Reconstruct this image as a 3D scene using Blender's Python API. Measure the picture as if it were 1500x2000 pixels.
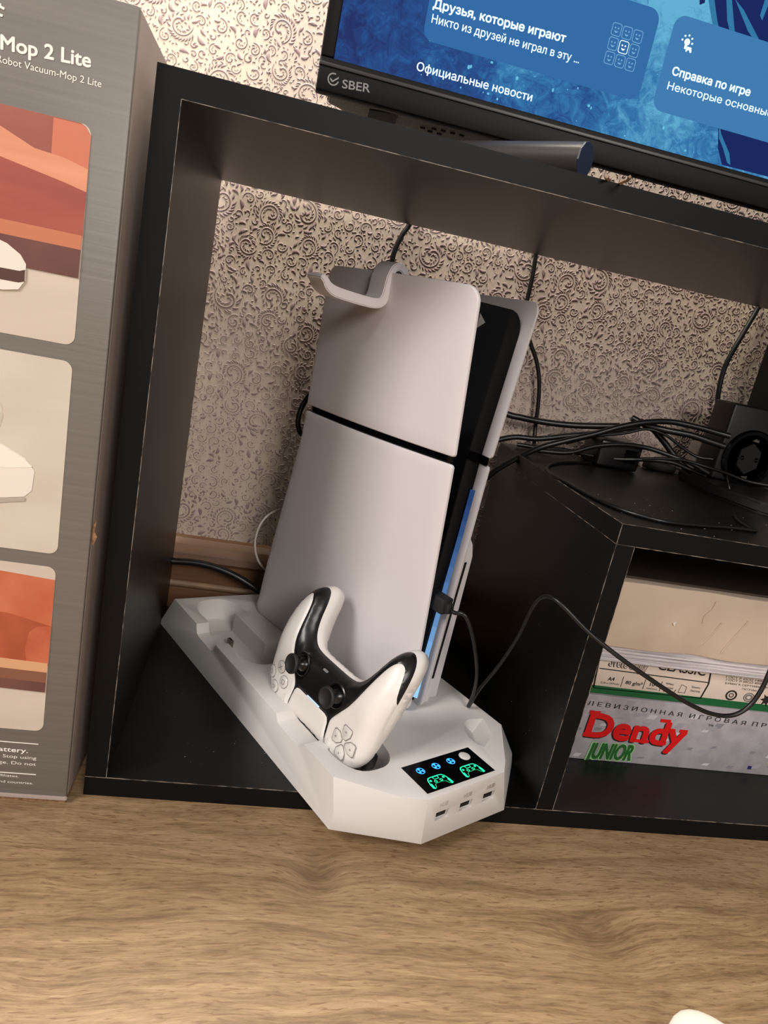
import bpy, bmesh, math, random
import numpy as np
from mathutils import Vector, Matrix
from mathutils.geometry import delaunay_2d_cdt, tessellate_polygon

for o in list(bpy.data.objects): bpy.data.objects.remove(o)
SC = bpy.context.scene
COL = SC.collection
random.seed(7)

# ------------------------------------------------------------ camera
RX, RY, RZ = ((0.969833, -0.1428, 0.197564),(-0.149142, 0.293479, 0.94426),(-0.192821, -0.94524, 0.263329))
cam = bpy.data.objects.new('camera', bpy.data.cameras.new('camera')); COL.objects.link(cam)
cam.matrix_world = Matrix(((RX[0], RY[0], RZ[0], (0.09175, -0.50347, 0.41169)[0]), (RX[1], RY[1], RZ[1], (0.09175, -0.50347, 0.41169)[1]), (RX[2], RY[2], RZ[2], (0.09175, -0.50347, 0.41169)[2]), (0, 0, 0, 1)))
cam.data.sensor_fit = 'HORIZONTAL'; cam.data.sensor_width = 36; cam.data.lens = 33.0016
cam.data.clip_start = .01
SC.camera = cam

# ------------------------------------------------------------ world, lights, exposure
w = bpy.data.worlds.new('room_air'); SC.world = w; w.use_nodes = True
w.node_tree.nodes['Background'].inputs[0].default_value = (1, .95, .92, 1)
w.node_tree.nodes['Background'].inputs[1].default_value = .21

def area(name, loc, target, sx, sy, energy, color):
    l = bpy.data.lights.new(name, 'AREA'); l.shape = 'RECTANGLE'; l.size = sx; l.size_y = sy; l.energy = energy; l.color = color
    o = bpy.data.objects.new(name, l); COL.objects.link(o); o.location = loc
    o.rotation_euler = (Vector(target) - Vector(loc)).to_track_quat('-Z', 'Y').to_euler()
    return o
area('ceiling_lamp', (-1.35, -1.07, 1.62), (.2, 0, .2), .7, .7, 44, (1, .94, .89))
area('front_fill', (.55, -1.75, 1.15), (.35, 0, .2), .6, .6, 21, (1, .94, .88))  # added fill light from the front, brightens the boxes and dock facets
area('wall_lamp', (.10, .21, 1.45), (.12, .345, .45), .60, .20, 44, (1, .93, .81))
SC.view_settings.view_transform = 'Standard'; SC.view_settings.look = 'None'
SC.view_settings.gamma = 1; SC.view_settings.use_curve_mapping = False
SC.view_settings.exposure = 0.0

# ------------------------------------------------------------ materials
MAT = {}
def srgb(c):
    return tuple(((x/255+.055)/1.055)**2.4 if x/255 > .04045 else x/255/12.92 for x in c)
def mat(name, col, rough=.5, metal=0, emit=0, spec=.5, noise=None, bump=None, coat=0, trans=0, alpha=1):
    """col is sRGB 0-255; noise = (scale xyz, colour2, detail); bump = (scale xyz, strength, distance)"""
    if name in MAT: return MAT[name]
    m = bpy.data.materials.new(name); m.use_nodes = True; nt = m.node_tree; b = nt.nodes['Principled BSDF']
    c = srgb(col)
    b.inputs['Base Color'].default_value = (*c, 1); b.inputs['Roughness'].default_value = rough
    b.inputs['Metallic'].default_value = metal; b.inputs['Specular IOR Level'].default_value = spec
    b.inputs['Coat Weight'].default_value = coat; b.inputs['Transmission Weight'].default_value = trans
    if emit:
        b.inputs['Emission Color'].default_value = (*c, 1); b.inputs['Emission Strength'].default_value = emit
    tc = nt.nodes.new('ShaderNodeTexCoord')
    def tex(scale, detail=4):
        mp = nt.nodes.new('ShaderNodeMapping'); mp.inputs['Scale'].default_value = scale
        nt.links.new(tc.outputs['Object'], mp.inputs[0])
        n = nt.nodes.new('ShaderNodeTexNoise'); n.inputs['Scale'].default_value = 1; n.inputs['Detail'].default_value = detail
        nt.links.new(mp.outputs[0], n.inputs[0]); return n
    if noise:
        n = tex(noise[0]); r = nt.nodes.new('ShaderNodeMix'); r.data_type = 'RGBA'
        r.inputs[6].default_value = (*c, 1); r.inputs[7].default_value = (*srgb(noise[1]), 1)
        mr = nt.nodes.new('ShaderNodeMapRange'); mr.inputs[1].default_value = noise[2][0]; mr.inputs[2].default_value = noise[2][1]
        nt.links.new(n.outputs[0], mr.inputs[0]); nt.links.new(mr.outputs[0], r.inputs[0]); nt.links.new(r.outputs[2], b.inputs['Base Color'])
        if emit: nt.links.new(r.outputs[2], b.inputs['Emission Color'])
    if bump:
        n = tex(bump[0]); bp = nt.nodes.new('ShaderNodeBump'); bp.inputs['Strength'].default_value = bump[1]; bp.inputs['Distance'].default_value = bump[2]
        nt.links.new(n.outputs[0], bp.inputs['Height']); nt.links.new(bp.outputs[0], b.inputs['Normal'])
    MAT[name] = m; return m

lam = mat('black_laminate', (8, 8, 8), .38, spec=.36, noise=((60, 60, 60), (14, 13, 12), (.3, .8)), bump=((900, 900, 900), .12, .0004))
lam_edge = mat('edge_banding', (10, 10, 11), .5, spec=.16, bump=((500, 500, 500), .1, .0003))
worn = mat('worn_edge', (128, 116, 104), .6, noise=((90, 90, 90), (40, 36, 34), (.42, .58)))
white = mat('white_stand_plastic', (214, 210, 207), .50, bump=((60, 60, 1800), .05, .0002))
white_line = mat('white_front_plastic', (186, 178, 174), .5, noise=((4, 4, 900), (176, 168, 164), (.35, .65)), bump=((20, 20, 1400), .25, .0003))
shell = mat('white_console_plastic', (212, 206, 208), .33)
pad_white = mat('white_controller_plastic', (226, 221, 217), .38)
gloss_black = mat('gloss_black_plastic', (5, 5, 6), .12, spec=.18)
pad_black = mat('satin_black_plastic', (22, 21, 22), .32)
rubber = mat('black_rubber', (24, 23, 24), .62)
cable_m = mat('black_cable_sheath', (16, 15, 15), .38)
dark = mat('dark_recess', (5, 5, 6), .6)
clear_button = mat('clear_button_plastic', (214, 210, 206), .15, coat=.6)
groove_m = mat('groove_grey', (128, 122, 120), .5)
metal = mat('steel_pin', (150, 140, 130), .3, metal=1)
bar_metal = mat('dark_grey_metal', (72, 68, 66), .33, metal=.55)
navy = mat('navy_end_cap', (28, 31, 52), .5)
bezel = mat('television_bezel', (12, 10, 10), .5, spec=.16, bump=((1500, 1500, 1500), .1, .0002))
bezel_lip = mat('television_bezel_lip', (38, 34, 33), .4)
tv_under = mat('television_underside', (176, 166, 150), .55, noise=((900, 900, 900), (128, 118, 104), (.4, .6)))
logo_grey = mat('logo_grey', (120, 118, 116), .5)
carton_grey = mat('printed_grey_card', (118, 112, 106), .42, noise=((3, 3, 300), (110, 104, 98), (.35, .65)), bump=((6, 6, 260), .25, .0006))
carton_side = mat('pale_card', (166, 150, 142), .6)
carton_brown = mat('torn_brown_card', (150, 112, 78), .85, noise=((300, 300, 300), (110, 80, 55), (.4, .6)))
print_white = mat('print_white', (236, 230, 222), .5)
cream = mat('cream_cardboard', (214, 194, 174), .7, noise=((16, 16, 16), (203, 182, 162), (.35, .65)), bump=((30, 8, 30), .2, .002))
paper = mat('paper_edge', (222, 216, 218), .7, noise=((8, 8, 1600), (176, 168, 172), (.42, .6)))
paper_pack = mat('paper_pack_wrap', (220, 203, 190), .5)
green_p = mat('pack_green', (14, 92, 50), .5)
ink = mat('black_ink', (26, 22, 22), .6)
grey_print = mat('grey_print', (172, 166, 172), .5, noise=((60, 60, 60), (158, 152, 158), (.4, .6)))
red_p = mat('red_print', (214, 18, 22), .45)
junior_g = mat('dark_green_print', (36, 96, 38), .5)
junior_l = mat('pale_green_print', (150, 196, 140), .5)
white_obj = mat('soft_white', (232, 224, 212), .8, bump=((300, 300, 300), .3, .0006))
charger_w = mat('white_charger_plastic', (200, 190, 182), .4)
wood_base = mat('brown_skirting', (120, 84, 56), .5, noise=((2.5, 60, 60), (92, 62, 40), (.35, .65)))
wood_pale = mat('pale_conduit', (150, 120, 92), .5, noise=((30, 30, 30), (124, 98, 74), (.4, .6)))
dust_m = mat('dust', (120, 112, 104), .9)

def wood_floor():
    m = bpy.data.materials.new('oak_laminate'); m.use_nodes = True; nt = m.node_tree; N = nt.nodes.new; Lk = nt.links.new
    b = nt.nodes['Principled BSDF']; tc = N('ShaderNodeTexCoord')
    def mapping(src, sc, loc=(0, 0, 0)):
        mp = N('ShaderNodeMapping'); mp.inputs['Scale'].default_value = sc; mp.inputs['Location'].default_value = loc; Lk(src, mp.inputs[0]); return mp.outputs[0]
    def noise(src, detail, dist=0, rough=.5):
        n = N('ShaderNodeTexNoise'); n.inputs['Scale'].default_value = 1; n.inputs['Detail'].default_value = detail
        n.inputs['Distortion'].default_value = dist; n.inputs['Roughness'].default_value = rough; Lk(src, n.inputs[0]); return n
    def math_(op, a, b_, c=None):
        n = N('ShaderNodeMath'); n.operation = op
        for i, x in enumerate((a, b_, c)):
            if x is None: continue
            if isinstance(x, (int, float)): n.inputs[i].default_value = x
            else: Lk(x, n.inputs[i])
        return n.outputs[0]
    obj = tc.outputs['Object']
    warp = noise(mapping(obj, (3.6, 9, 1)), 3)
    sub = N('ShaderNodeVectorMath'); sub.operation = 'SUBTRACT'; sub.inputs[1].default_value = (.5, .5, .5); Lk(warp.outputs['Color'], sub.inputs[0])
    scl = N('ShaderNodeVectorMath'); scl.operation = 'MULTIPLY'; scl.inputs[1].default_value = (.03, .05, 0); Lk(sub.outputs[0], scl.inputs[0])
    add = N('ShaderNodeVectorMath'); add.operation = 'ADD'; Lk(obj, add.inputs[0]); Lk(scl.outputs[0], add.inputs[1])
    # knots push the grain aside
    last = add.outputs[0]; knots = None
    for kx, ky, r, s in ((.185, -.075, .018, .012), (.40, -.125, .032, .012), (-.06, -.14, .03, .010)):
        d = N('ShaderNodeVectorMath'); d.operation = 'DISTANCE'; d.inputs[1].default_value = (kx, ky, 0); 
        mp = mapping(obj, (1, 1, 1)); Lk(mp, d.inputs[0])
        g = math_('POWER', 2.718, math_('MULTIPLY', math_('POWER', math_('DIVIDE', d.outputs['Value'], r), 2.0), -1.0))
        cb = N('ShaderNodeCombineXYZ'); Lk(math_('MULTIPLY', g, s), cb.inputs[1])
        ad = N('ShaderNodeVectorMath'); ad.operation = 'ADD'; Lk(last, ad.inputs[0]); Lk(cb.outputs[0], ad.inputs[1]); last = ad.outputs[0]
        knots = g if knots is None else math_('ADD', knots, math_('MULTIPLY', g, .5))
    g1 = noise(mapping(last, (9, 105, 1)), 6, .5, .65)
    g2 = noise(mapping(last, (55, 520, 1), (3, 1, 0)), 5, .6, .7)
    g3 = noise(mapping(last, (1.6, 14, 1), (9, 2, 0)), 3, .6)
    cr = N('ShaderNodeValToRGB'); e = cr.color_ramp.elements
    e[0].position = .30; e[0].color = (*srgb((96, 74, 50)), 1); e[1].position = .70; e[1].color = (*srgb((158, 131, 98)), 1)
    el = cr.color_ramp.elements.new(.46); el.color = (*srgb((126, 101, 72)), 1)
    v = math_('ADD', math_('MULTIPLY', g1.outputs[0], .46), math_('ADD', math_('MULTIPLY', g2.outputs[0], .36), math_('MULTIPLY', g3.outputs[0], .22)))
    v = math_('SUBTRACT', v, math_('MULTIPLY', knots, .13))
    v = math_('MULTIPLY_ADD', math_('SUBTRACT', v, .5), 1.75, .5)
    Lk(v, cr.inputs[0])
    pore = N('ShaderNodeMapRange'); pore.inputs[1].default_value = .56; pore.inputs[2].default_value = .66; pore.inputs[3].default_value = 0; pore.inputs[4].default_value = .75
    g4 = noise(mapping(last, (85, 620, 1), (1, 7, 0)), 4, .6)
    Lk(g4.outputs[0], pore.inputs[0])
    mx = N('ShaderNodeMix'); mx.data_type = 'RGBA'; mx.inputs[7].default_value = (*srgb((104, 74, 48)), 1)
    Lk(pore.outputs[0], mx.inputs[0]); Lk(cr.outputs[0], mx.inputs[6]); Lk(mx.outputs[2], b.inputs['Base Color'])
    b.inputs['Roughness'].default_value = .5
    bp = N('ShaderNodeBump'); bp.inputs['Strength'].default_value = .35; bp.inputs['Distance'].default_value = .0006; Lk(v, bp.inputs['Height']); Lk(bp.outputs[0], b.inputs['Normal'])
    return m

# ------------------------------------------------------------ helpers
def link(name, me, m, parent=None, smooth=False):
    o = bpy.data.objects.new(name, me); COL.objects.link(o)
    if m is not None and not me.materials: me.materials.append(m)
    if smooth:
        me.polygons.foreach_set('use_smooth', [True]*len(me.polygons))
    if parent is not None: o.parent = parent
    return o
def from_py(name, vs, fs, m, parent=None, smooth=False, angle=None):
    me = bpy.data.meshes.new(name); me.from_pydata([tuple(v) for v in vs], [], [tuple(f) for f in fs]); me.update()
    if angle is not None:
        me.polygons.foreach_set('use_smooth', [True]*len(me.polygons)); me.set_sharp_from_angle(angle=math.radians(angle))
    return link(name, me, m, parent, smooth)
def from_bm(name, bm, m, parent=None, angle=None, smooth=False):
    bmesh.ops.recalc_face_normals(bm, faces=bm.faces)
    me = bpy.data.meshes.new(name); bm.to_mesh(me); bm.free()
    if angle is not None:
        me.polygons.foreach_set('use_smooth', [True]*len(me.polygons)); me.set_sharp_from_angle(angle=math.radians(angle))
    return link(name, me, m, parent, smooth)
def add_box(bm, a, b, bev=0, seg=2):
    r = bmesh.ops.create_cube(bm, size=1); vs = r['verts']
    for v in vs:
        v.co = Vector([(a[i]+b[i])/2 + v.co[i]*(b[i]-a[i]) for i in range(3)])
    if bev:
        es = list({e for v in vs for e in v.link_edges}); bmesh.ops.bevel(bm, geom=es, offset=bev, segments=seg, affect='EDGES', profile=.5)
def box(name, a, b, m, parent=None, bev=0, seg=2):
    bm = bmesh.new(); add_box(bm, a, b, bev, seg); return from_bm(name, bm, m, parent, angle=40 if bev else None)
def thing(name, label, cat, loc=(0, 0, 0), rotz=0, group=None):
    o = bpy.data.objects.new(name, None); COL.objects.link(o); o.location = loc; o.rotation_euler = (0, 0, rotz); o.empty_display_size = .02
    tag(o, label, cat, group); return o
def tag(o, label, cat, group=None):
    o['label'] = label; o['category'] = cat
    if group: o['group'] = group
    return o
def struct(o): o['kind'] = 'structure'; return o
def prism(name, poly, y0, y1, m, parent=None, bev=0, axis='y', angle=None):
    """poly of (a,b) swept along axis"""
    bm = bmesh.new()
    def P(a, b, t): return (a, t, b) if axis == 'y' else ((t, a, b) if axis == 'x' else (a, b, t))
    v0 = [bm.verts.new(P(a, b, y0)) for a, b in poly]; v1 = [bm.verts.new(P(a, b, y1)) for a, b in poly]
    n = len(poly); bm.faces.new(v0); bm.faces.new(v1[::-1])
    for i in range(n): bm.faces.new((v0[i], v0[(i+1) % n], v1[(i+1) % n], v1[i]))
    bmesh.ops.recalc_face_normals(bm, faces=bm.faces)
    if bev: bmesh.ops.bevel(bm, geom=bm.edges[:], offset=bev, segments=2, affect='EDGES')
    return from_bm(name, bm, m, parent, angle=angle if angle else (40 if bev else None))
def rrect(x0, z0, x1, z1, r, n=6):
    out = []
    for cx, cz, a0 in ((x1-r, z0+r, -90), (x1-r, z1-r, 0), (x0+r, z1-r, 90), (x0+r, z0+r, 180)):
        for i in range(n+1):
            a = math.radians(a0+90*i/n); out.append((cx+r*math.cos(a), cz+r*math.sin(a)))
    return out
def circle(cx, cz, r, n=24, r2=None):
    return [(cx+r*math.cos(2*math.pi*i/n), cz+(r2 or r)*math.sin(2*math.pi*i/n)) for i in range(n)]
def catmull(pts, k=8):
    P = [Vector(p) for p in pts]; P = [P[0]*2-P[1]] + P + [P[-1]*2-P[-2]]; out = []
    for i in range(1, len(P)-2):
        for j in range(k):
            t = j/k; a, b, c, d = P[i-1:i+3]
            out.append(.5*((2*b)+(c-a)*t+(2*a-5*b+4*c-d)*t*t+(3*b-a-3*c+d)*t**3))
    out.append(P[-2]); return out
def tube(name, pts, r, m, parent=None, k=8, seg=10, smooth_path=True):
    P = catmull(pts, k) if smooth_path else [Vector(p) for p in pts]
    vs = []; fs = []; up = Vector((0, 0, 1)); prev = None
    for i, p in enumerate(P):
        t = (P[min(i+1, len(P)-1)]-P[max(i-1, 0)]).normalized()
        if prev is None:
            a = t.cross(Vector((0, 0, 1)) if abs(t.z) < .9 else Vector((1, 0, 0))).normalized()
        else:
            a = (prev - t*prev.dot(t)).normalized()
        prev = a; b = t.cross(a); rr = r[i*(len(r)-1)//max(1, len(P)-1)] if isinstance(r, (list, tuple)) else r
        for j in range(seg):
            an = 2*math.pi*j/seg; vs.append(p+a*math.cos(an)*rr+b*math.sin(an)*rr)
    n = len(P)
    for i in range(n-1):
        for j in range(seg):
            fs.append((i*seg+j, i*seg+(j+1) % seg, (i+1)*seg+(j+1) % seg, (i+1)*seg+j))
    fs.append(tuple(range(seg))[::-1]); fs.append(tuple((n-1)*seg+j for j in range(seg)))
    return from_py(name, vs, fs, m, parent, angle=50)
def lathe(name, prof, m, parent=None, seg=32, M=None, angle=40):
    """prof of (r, z) about local z, then transformed by M"""
    vs = []; fs = []; n = len(prof)
    for r, z in prof:
        for j in range(seg):
            a = 2*math.pi*j/seg; vs.append(Vector((r*math.cos(a), r*math.sin(a), z)))
    for i in range(n-1):
        for j in range(seg): fs.append((i*seg+j, i*seg+(j+1) % seg, (i+1)*seg+(j+1) % seg, (i+1)*seg+j))
    fs.append(tuple(range(seg))[::-1]); fs.append(tuple((n-1)*seg+j for j in range(seg)))
    if M is not None: vs = [M @ v for v in vs]
    return from_py(name, vs, fs, m, parent, angle=angle)
def pip(P, poly):
    x, y = P[:, 0], P[:, 1]; inside = np.zeros(len(P), bool); n = len(poly)
    for i in range(n):
        x0, y0 = poly[i]; x1, y1 = poly[(i+1) % n]
        c = ((y0 > y) != (y1 > y)); 
        with np.errstate(divide='ignore', invalid='ignore'):
            xi = (x1-x0)*(y-y0)/(y1-y0 if y1 != y0 else 1e-12)+x0
        inside ^= (c & (x < xi))
    return inside
def flat_text(body, offset=0, shear=0, spacing=1, extrude=.02):
    c = bpy.data.curves.new('lettering', 'FONT'); c.body = body; c.offset = offset; c.shear = shear; c.space_character = spacing
    o = bpy.data.objects.new('lettering', c); COL.objects.link(o); bpy.context.view_layer.update()
    cu = o.to_curve(bpy.context.evaluated_depsgraph_get(), apply_modifiers=False)
    loops = []
    for sp in cu.splines:
        bp = sp.bezier_points; n = len(bp); L = []
        for i in range(n):
            p, q = bp[i], bp[(i+1) % n]
            P0, P1, P2, P3 = p.co, p.handle_right, q.handle_left, q.co; k = 4 if (P1-P0).length+(P2-P3).length > .03 and abs((P1-P0).cross(P3-P0).length)+abs((P2-P3).cross(P0-P3).length) > 1e-4 else 1
            for j in range(k):
                t = j/k; v = P0*(1-t)**3+P1*3*t*(1-t)**2+P2*3*t*t*(1-t)+P3*t**3; L.append((v.x, v.y))
        if len(L) > 2: loops.append(L)
    o.to_curve_clear(); bpy.data.objects.remove(o); bpy.data.curves.remove(c)
    vv = [Vector(p) for L in loops for p in L]; ed = []; b0 = 0
    for L in loops: ed += [(b0+i, b0+(i+1) % len(L)) for i in range(len(L))]; b0 += len(L)
    r = delaunay_2d_cdt(vv, ed, [], 0, 1e-6); v2 = np.array([tuple(v) for v in r[0]]); tri = np.array([f for f in r[2] if len(f) == 3]); ctr = v2[tri].mean(1)
    wn = np.zeros(len(ctr), int)
    for L in loops:                     # non-zero winding keeps overlapping strokes solid
        A_ = np.array(L); Bn = np.roll(A_, -1, 0); lo = A_.min(0); hi_ = A_.max(0)
        ix = np.where((ctr[:, 0] >= lo[0]) & (ctr[:, 0] <= hi_[0]) & (ctr[:, 1] >= lo[1]) & (ctr[:, 1] <= hi_[1]))[0]
        if not len(ix): continue
        px_ = ctr[ix, 0][:, None]; py_ = ctr[ix, 1][:, None]
        up = (A_[:, 1] <= py_) & (Bn[:, 1] > py_); dn = (A_[:, 1] > py_) & (Bn[:, 1] <= py_)
        left = (Bn[:, 0]-A_[:, 0])*(py_-A_[:, 1])-(px_-A_[:, 0])*(Bn[:, 1]-A_[:, 1])
        wn[ix] += (up & (left > 0)).sum(1)-(dn & (left < 0)).sum(1)
    V = [(x, y, extrude) for x, y in v2]; F = tri[wn != 0].tolist()
    me = bpy.data.meshes.new('lettering'); me.from_pydata(V, [], F); me.update()
    return me, np.array(V)
def text_on(name, body, p0, p1, cap, m, parent, O, U, V, Nn, offset=0, bold=0, shear=0, spacing=1, thick=.0003, lift=0.0):
    """lettering whose baseline runs p0 -> p1 in the (U,V) plane through O; cap = capital height"""
    me, co = flat_text(body, offset, shear, spacing)
    x0, x1 = co[:, 0].min(), co[:, 0].max(); W = math.dist(p0, p1)
    d = ((p1[0]-p0[0])/W, (p1[1]-p0[1])/W); s = W/(x1-x0); sy = cap/.73
    u = (co[:, 0]-x0)*s; v = co[:, 1]*sy
    a = p0[0]+d[0]*u-d[1]*v; b = p0[1]+d[1]*u+d[0]*v; h = (co[:, 2]/.02+1)/2*thick+lift
    O = np.array(O); U = np.array(U); V = np.array(V); Nn = np.array(Nn)
    P = O+a[:, None]*U+b[:, None]*V+h[:, None]*Nn
    if bold:     # heavier strokes: the same letters laid over themselves, shifted by a hair
        nv = len(P); nl = len(me.loops); vi = np.empty(nl, int); me.loops.foreach_get('vertex_index', vi); ls = np.empty(len(me.polygons), int); me.polygons.foreach_get('loop_start', ls)
        sh = [(0, 0)]+[(math.cos(a)*bold*sy, math.sin(a)*bold*sy) for a in np.arange(8)*math.pi/4]
        me = bpy.data.meshes.new(name); PP = np.vstack([P+a_*U+b_*V+k_*2e-6*Nn for k_, (a_, b_) in enumerate(sh)]); me.vertices.add(len(PP)); me.vertices.foreach_set('co', PP.ravel())
        me.loops.add(nl*9); me.loops.foreach_set('vertex_index', np.concatenate([vi+nv*q for q in range(9)])); me.polygons.add(len(ls)*9); me.polygons.foreach_set('loop_start', np.concatenate([ls+nl*q for q in range(9)])); me.update(calc_edges=True)
    else:
        me.vertices.foreach_set('co', P.ravel()); me.update()
    me.materials.clear()
    return link(name, me, m, parent)
def text_y(name, body, p0, p1, cap, m, parent, y, **k):       # lettering on a plane facing -y
    return text_on(name, body, p0, p1, cap, m, parent, (0, y, 0), (1, 0, 0), (0, 0, 1), (0, -1, 0), **k)
def decal(name, poly, y, m, parent, t=.0003):
    return prism(name, poly, y-t, y, m, parent)
def seg_dist(P, poly, closed=True):
    d = np.full(len(P), 1e9); n = len(poly)
    for i in range(n if closed else n-1):
        a = np.array(poly[i]); b = np.array(poly[(i+1) % n]); ab = b-a; t = np.clip(((P-a)@ab)/max(ab@ab, 1e-12), 0, 1)
        d = np.minimum(d, np.hypot(*(P-a-t[:, None]*ab).T))
    return d
def smooth_loop(pts, k=5, closed=True):
    n = len(pts); out = []
    for i in range(n if closed else n-1):
        if closed: a, b, c, d = [Vector(pts[(i+q) % n]) for q in (-1, 0, 1, 2)]
        else: a, b, c, d = [Vector(pts[min(max(i+q, 0), n-1)]) for q in (-1, 0, 1, 2)]
        for j in range(k):
            t = j/k; p = .5*((2*b)+(c-a)*t+(2*a-5*b+4*c-d)*t*t+(3*b-a-3*c+d)*t**3); out.append((p.x, p.y))
    if not closed: out.append(tuple(pts[-1]))
    return out

TB, HI, TL, D, X1, X2, HS, HB, H = .0173, .5133, .0163, .3280, .3876, .4041, .2920, .2744, .530
WALL = .355

# ------------------------------------------------------------ setting: floor, wall, skirting
fl = from_py('floor', [(-1.6, -1.8, 0), (2.2, -1.8, 0), (2.2, WALL+.05, 0), (-1.6, WALL+.05, 0), (-1.6, -1.8, -.02), (2.2, -1.8, -.02), (2.2, WALL+.05, -.02), (-1.6, WALL+.05, -.02)],
             [(0, 1, 2, 3), (7, 6, 5, 4), (0, 4, 5, 1), (1, 5, 6, 2), (2, 6, 7, 3), (3, 7, 4, 0)], wood_floor()); struct(fl)
paper_ground = mat('wallpaper_ground', (196, 178, 167), .62, noise=((5, 5, 5), (202, 186, 168), (.4, .6)), bump=((700, 700, 260), .35, .0006))
motif_m = mat('wallpaper_motif', (150, 130, 128), .5, noise=((8, 8, 8), (140, 118, 118), (.4, .6)), bump=((1400, 1400, 300), .4, .0005))
wl = box('wall_back', (-1.6, WALL, -.02), (2.2, WALL+.1, 2.4), paper_ground); struct(wl)

def wallpaper_relief():
    T = .36; res = .0005; n = int(T/res); occ = np.zeros((n, n), bool); rng = np.random.default_rng(3)
    strokes = []
    def put(pts, wid, force=False, margin=.0008):
        # pts (k,2), wid (k,) half widths
        xs = []; zs = []
        seg = np.hypot(*np.diff(pts, axis=0).T); 
        for i in range(len(pts)-1):
            m_ = max(1, int(seg[i]/.0007)); t = np.arange(m_)/m_
            for tt in t:
                p = pts[i]*(1-tt)+pts[i+1]*tt; w_ = wid[i]*(1-tt)+wid[i+1]*tt+margin
                kk = max(1, int(w_/.0007)); dx = pts[i+1]-pts[i]; dx = dx/max(np.hypot(*dx), 1e-9); nn = np.array((-dx[1], dx[0]))
                for q in range(-kk, kk+1):
                    a = p+nn*w_*q/kk; xs.append(a[0]); zs.append(a[1])
        ix = (np.array(xs)/res).astype(int) % n; iz = (np.array(zs)/res).astype(int) % n
        if not force and occ[ix, iz].any(): return False
        occ[ix, iz] = True; strokes.append((pts, wid)); return True
    def spiral(c, r0, turns, a0, sgn, w0, w1, k=26, r1=.22):
        t = np.linspace(0, 1, k); r = r0*(1-t*(1-r1)); a = a0+sgn*turns*2*np.pi*t
        p = np.stack([c[0]+r*np.cos(a), c[1]+r*np.sin(a)], 1); wd = w0+(w1-w0)*t; wd[0] *= .3
        wd[-3:] = w1*1.7; wd[-1] = w1*.6
        return p, wd
    def leaf(p, ang, ln, wd, bend):
        t = np.linspace(0, 1, 6); a = ang+bend*t; d = np.stack([np.cos(a), np.sin(a)], 1)*ln/5
        pts = np.vstack([p, p+np.cumsum(d[:-1], 0)]); wdd = wd*np.array([.25, .8, 1., .85, .5, .1]); return pts, wdd
    big = 0
    for tr in range(900):
        r0 = rng.uniform(.010, .0165) if tr < 60 else rng.uniform(.005, .0085)
        c = rng.uniform(0, T, 2); sg = rng.choice([-1, 1]); a0 = rng.uniform(0, 6.28)
        p, wd = spiral(c, r0, rng.uniform(.75, 1.1), a0, sg, .0005, r0*.09, k=26 if r0 > .009 else 16)
        if put(p, wd, margin=.0007):
            big += 1
            for j in range(2, len(p)-4, 1 if r0 > .009 else 2):   # fronds on the outside and inside of the scroll
                dv = p[j+1]-p[j]; an = math.atan2(dv[1], dv[0])
                for side in (-1, 1):
                    ln = r0*(.42 if side == -sg else .26)*rng.uniform(.7, 1.15)
                    q = p[j]+np.array((math.cos(an+side*1.57), math.sin(an+side*1.57)))*(wd[j]+.0017)
                    put(*leaf(q, an+side*.95, ln, ln*.20, -side*.8), margin=.0001)
    for tr in range(11000):
        c = rng.uniform(0, T, 2); a0 = rng.uniform(0, 6.28); sg = rng.choice([-1, 1])
        if tr % 3 == 0:
            r0 = rng.uniform(.0028, .0052); p, wd = spiral(c, r0, rng.uniform(.7, 1.0), a0, sg, .0004, r0*.24, k=12, r1=.3); put(p, wd, margin=.0005)
        else:
            ln = rng.uniform(.005, .011) if tr < 4500 else rng.uniform(.0022, .0045)
            put(*leaf(c, a0, ln, ln*.23, sg*rng.uniform(.4, 2.2)), margin=.0003)
    V = []; F = []; base = 0
    for pts, wd in strokes:
        k = len(pts); dx = np.gradient(pts, axis=0); dx /= np.maximum(np.hypot(*dx.T), 1e-9)[:, None]; nn = np.stack([-dx[:, 1], dx[:, 0]], 1)
        wd = np.asarray(wd)
        for s, h in ((-1, 0.0), (-.6, .0003), (.6, .0003), (1, 0.0)):
            q = pts+nn*(wd*s)[:, None]; V.append(np.stack([q[:, 0], np.full(k, -h), q[:, 1]], 1))
        for c in range(3):
            for i in range(k-1):
                F.append((base+c*k+i, base+(c+1)*k+i, base+(c+1)*k+i+1, base+c*k+i+1))
        base += 4*k
    V = np.vstack(V); F = np.array(F)
    vs = []; fs = []; o = 0
    for ix in range(-1, 3):
        for iz in range(0, 3):
            vs.append(V+np.array((ix*T, WALL-.00005, .09+iz*T))); fs.append(F+o); o += len(V)
    vs = np.vstack(vs); fs = np.vstack(fs)
    me = bpy.data.meshes.new('wallpaper_relief'); me.vertices.add(len(vs)); me.vertices.foreach_set('co', vs.ravel())
    me.loops.add(fs.size); me.loops.foreach_set('vertex_index', fs.ravel()); me.polygons.add(len(fs))
    me.polygons.foreach_set('loop_start', np.arange(0, fs.size, 4)); me.polygons.foreach_set('use_smooth', np.ones(len(fs), bool)); me.update(calc_edges=True)
    o_ = link('wallpaper_relief', me, motif_m, wl); o_['kind'] = 'stuff'
    print('relief strokes', len(strokes), 'faces', len(fs), 'big', big)
wallpaper_relief()

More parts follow.
